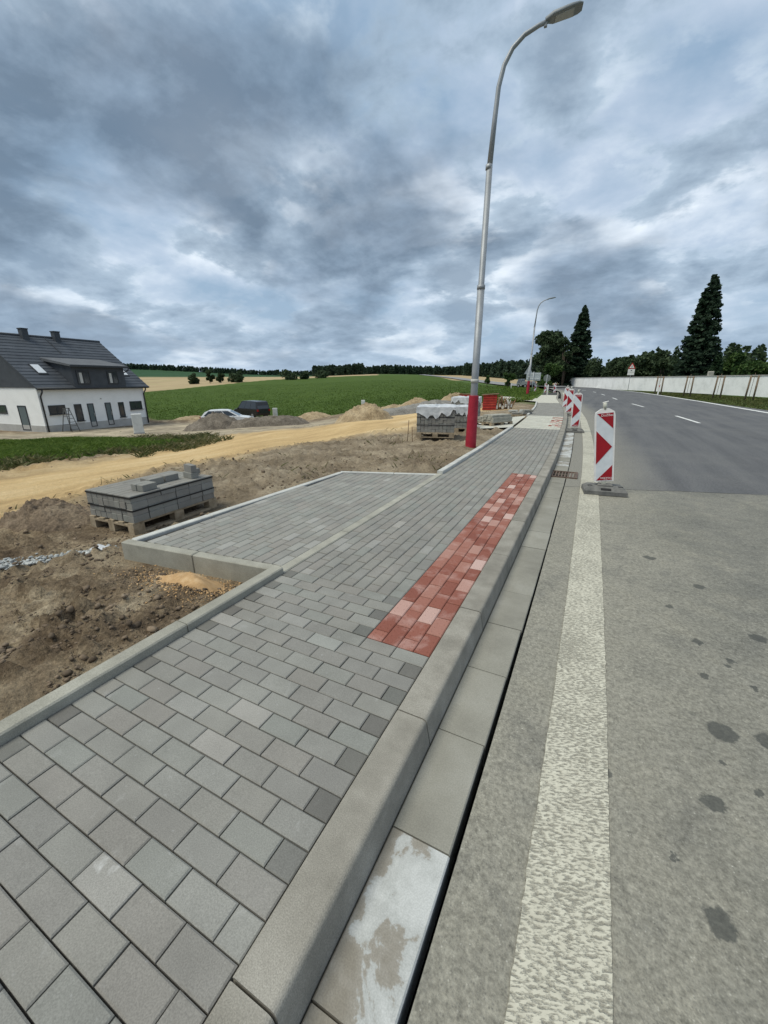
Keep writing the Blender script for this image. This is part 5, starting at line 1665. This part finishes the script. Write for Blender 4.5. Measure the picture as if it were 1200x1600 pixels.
hedge = [(-1.5, 113, 7.0, 3.5, 'dark leafy tree next to the pointed conifer above the wall'), (2.2, 108, 6.6, 3.2, 'dark round topped tree above the wall left of the warning sign'), (5.4, 103, 6.2, 3.0, 'round topped tree behind the warning sign'),
         (7.2, 97, 6.8, 3.4, 'grey green tree right of the warning sign above the wall'), (9.6, 92, 7.0, 3.2, 'grey green tree left of the tall conifer above the wall'), (16.6, 79, 5.4, 2.6, 'bright green tree right of the small conifer'),
         (18.6, 76, 5.2, 2.4, 'green tree second right of the small conifer'), (21.6, 74, 4.8, 2.2, 'bluish tree third right of the small conifer'), (24.0, 72, 5.2, 2.3, 'dark tree at the right edge above the wall'), (11.0, 87, 5.0, 2.4, 'low dark tree tight against the tall conifer on its left')]
for k, (x, y, h, rx, lab) in enumerate(hedge):
    broadleaf('broadleaf_tree', x, y, h, rx, lab, M_DEC if k in (5, 6) else M_DEC2, 3600, 20 + k, 'trees behind the white wall', 16, .22, .12)
for k, (x, y, h, rx, lab) in enumerate(((-176, 142, 4.6, 3.0, 'leftmost dark bush in the stubble field'), (-170, 146, 6.4, 2.4, 'taller pointed bush second from left in the stubble'), (-164, 147.5, 4.0, 2.4, 'small bush third from left in the stubble field'),
                                        (-160, 153, 4.8, 4.4, 'wide dark bush in the middle of the stubble field'), (-154, 149, 3.2, 2.2, 'low bush left of the wide one in the stubble'),
                                        (-153, 185, 4.2, 6.5, 'wide brownish thicket at the crop edge'), (-150, 196, 3.6, 4.0, 'smaller brownish thicket right of the wide one'), (-152, 214, 4.0, 5.0, 'low thicket in the stubble nearest the dark wood'))):
    broadleaf('bush', x, y, h, rx, lab, M_DEC2, 1100, 50 + k, 'bushes in the far stubble field', 10, .45, .15, 'bush')

# far woods read as one dark mass
def wood(name, pts, hgt, depth, n_tree, label, seed, leaf=.9, npt=46, mat=M_FOREST):
    q = np.random.default_rng(seed)
    p = np.array(pts, float)
    seg = np.hypot(*(p[1:] - p[:-1]).T); cs = np.concatenate([[0], np.cumsum(seg)])
    s = q.uniform(0, cs[-1], n_tree)
    x = np.interp(s, cs, p[:, 0]); y = np.interp(s, cs, p[:, 1])
    rr = np.hypot(x, y); dd = q.uniform(0, depth, n_tree)
    x, y = x * (1 + dd / rr), y * (1 + dd / rr)
    z = base_z(x, y)
    h = hgt * q.uniform(.55, 1.12, n_tree) * (.75 + .5 * fbm(s * .03, s * 0, 3, seed))
    w = h * q.uniform(.13, .24, n_tree)
    u = q.uniform(0, 1, (n_tree, npt)) ** .8
    a = q.uniform(0, 6.283, (n_tree, npt))
    rad = w[:, None] * (1 - u) ** .7 * q.uniform(.5, 1.1, (n_tree, npt))
    P = np.stack([x[:, None] + np.cos(a) * rad, y[:, None] + np.sin(a) * rad, z[:, None] + .03 * h[:, None] + u * h[:, None]], -1).reshape(-1, 3)
    v, f = cards(P, leaf, q, .2)
    o = link_mesh(name, np_mesh(name, v, f, mat))
    tag(o, label, 'wood', kind='stuff')
def pol(az, r): return (-math.sin(R(az)) * r, math.cos(R(az)) * r)
wood('wood', [pol(a, 900) for a in (75, 68, 60, 52, 44, 36, 30)], 9, 90, 1200, 'dark wooded skyline far left beyond the stubble', 1, 1.5, 30)
wood('wood', [pol(36.5, 430), pol(33, 420), pol(29.8, 430)], 10.5, 50, 420, 'dark conifer wood standing at the far crop edge', 2, .9)
wood('wood', [pol(30, 560), pol(26, 540), pol(22, 540), pol(18, 520), pol(15, 500)], 10.5, 80, 900, 'long dark wood along the skyline behind the green field', 3, 1.1)
wood('wood', [pol(16.5, 420), pol(13, 380), pol(10, 330), pol(7, 300)], 12, 60, 480, 'taller dark wood behind the lamp posts', 4, 1.0)
wood('wood', [pol(7, 190), pol(3, 170), pol(-2, 160), pol(-8, 140), pol(-16, 130), pol(-26, 120)], 8.5, 30, 420, 'belt of trees far behind the white wall', 5, .5, 60, M_DEC2)

# grass and weeds
M_GRASS = leaf_mat('grass_blades', (.056, .10, .014), (.098, .16, .025), (.155, .21, .046))
M_GRASSD = leaf_mat('dry_grass', (.05, .07, .02), (.11, .115, .045), (.21, .18, .09))
M_GRASSV = leaf_mat('verge_blades', (.045, .062, .016), (.085, .10, .03), (.15, .145, .055))
M_CROP = leaf_mat('crop_blades', (.032, .062, .008), (.050, .090, .012), (.074, .118, .019))
def blades(name, n, sampler, hgt, wid, mat, label, cat, seed, kind='stuff'):
    q = np.random.default_rng(seed)
    xy, k = sampler(q, n)
    n = len(xy)
    z = terrain_z(xy[:, 0], xy[:, 1])
    a = q.uniform(0, 6.283, n)
    h = hgt * k * q.uniform(.5, 1.3, n); w = wid * q.uniform(.6, 1.4, n)
    lean = q.normal(0, .75, (n, 2)) * h[:, None]
    c, s = np.cos(a) * w, np.sin(a) * w
    b = np.stack([xy[:, 0], xy[:, 1], z - .03], -1)
    V1 = b + np.stack([-c, -s, 0 * c], -1); V2 = b + np.stack([c, s, 0 * c], -1)
    V3 = b + np.stack([c * .7 + lean[:, 0] * .6, s * .7 + lean[:, 1] * .6, h * .65], -1)
    V4 = b + np.stack([lean[:, 0] * 1.2, lean[:, 1] * 1.2, h], -1)
    v = np.stack([V1, V2, V3, V4], 1).reshape(-1, 3)
    o = link_mesh(name, np_mesh(name, v, np.arange(n * 4).reshape(n, 4), mat))
    return tag(o, label, cat, kind=kind)
def weed_s(q, n):
    r = np.exp(q.uniform(math.log(13), math.log(42), n * 4)); a = np.radians(q.uniform(40, 82, n * 4))
    x, y = -np.sin(a) * r, np.cos(a) * r
    d = poly_sd(x, y, WEEDS) + (fbm(x * .5, y * .5, 4, 61) - .5) * 2.4
    ok = d > .1
    k = (.35 + .8 * fbm(x * .55, y * .55, 4, 90)) * np.clip(.35 + d * .35, .3, 1)
    return np.stack([x, y], -1)[ok][:n], k[ok][:n]
blades('weed_patch', 95000, weed_s, .25, .017, M_GRASS, 'dense green weedy patch between sandy track and house', 'weeds', 31)
def fringe_s(q, n):
    r = np.exp(q.uniform(math.log(11), math.log(30), n * 6)); a = np.radians(q.uniform(38, 82, n * 6))
    x, y = -np.sin(a) * r, np.cos(a) * r
    d = poly_sd(x, y, WEEDS) + (fbm(x * .7, y * .7, 4, 67) - .5) * 2.4
    ok = (d > -1.3) & (d < .5) & (fbm(x * 1.5, y * 1.5, 3, 12) > .45)
    return np.stack([x, y], -1)[ok][:n], np.full(ok.sum(), 1.0)[:n]
blades('dry_grass', 7000, fringe_s, .20, .022, M_GRASSD, 'short dry grass fringe along the sandy track', 'grass', 32)
def crop_s(q, n):
    r = np.exp(q.uniform(math.log(33), math.log(170), n * 3)); a = np.radians(q.uniform(8, 66, n * 3))
    x, y = -np.sin(a) * r, np.cos(a) * r
    d = poly_sd(x, y, FIELD) + (fbm(x * .2, y * .2, 4, 62) - .5) * 1.6 * (r < 90)
    ok = d > .2
    return np.stack([x, y], -1)[ok][:n], (.6 + .6 * fbm(x * .25, y * .25, 3, 91))[ok][:n]
blades('crop', 60000, crop_s, .15, .04, M_CROP, 'green cereal crop filling the field behind the site', 'crop', 33)
def verge_s(q, n):
    y = q.uniform(24, 125, n * 2); u = q.uniform(0, 1, n * 2)
    xe = np.array([edge_e(v) for v in y]) - g(y) + .45
    wx = np.interp(y, [p_[1] for p_ in WP], [p_[0] for p_ in WP])
    x = xe + (wx - xe) * u
    ok = wx > xe
    return np.stack([x, y], -1)[ok][:n], (.4 + .9 * fbm(x * .4, y * .4, 3, 92))[ok][:n]
blades('verge_grass', 30000, verge_s, .20, .03, M_GRASSV, 'rough grass verge between road and white wall', 'grass', 34)
def near_verge_s(q, n):
    y = q.uniform(33, 110, n * 2)
    x = kerb_line(y) - .5 - q.uniform(0, 1, n * 2) * np.interp(y, [33, 45, 60, 110], [3, 8, 12, 30])
    ok = poly_sd(x, y, FIELD) < .3
    far = np.min(np.stack([np.hypot(x - a_, y - b_) for a_, b_ in ((-10, 99), (-18.5, 111))]), 0) > 7
    ok &= far
    return np.stack([x, y], -1)[ok][:n], (.4 + .9 * fbm(x * .4, y * .4, 3, 93))[ok][:n]
blades('verge_grass', 16000, near_verge_s, .34, .06, M_GRASS, 'grass verge beyond the formwork stack around the far lamp', 'grass', 35)
def site_s(q, n):
    r = np.exp(q.uniform(math.log(7), math.log(40), n * 8)); a = np.radians(q.uniform(12, 76, n * 8))
    x, y = -np.sin(a) * r, np.cos(a) * r
    ok = (x < kerb_line(y) - .2) & (poly_sd(x, y, BAYP) < -.1) & (poly_sd(x, y, TRACK) < 0) & (fbm(x * .8, y * .8, 4, 13) > .62)
    return np.stack([x, y], -1)[ok][:n], np.full(ok.sum(), 1.0)[:n]
blades('weed_sprouts', 900, site_s, .10, .008, M_GRASSD, 'thin dry sprouts on the churned soil', 'grass', 36)
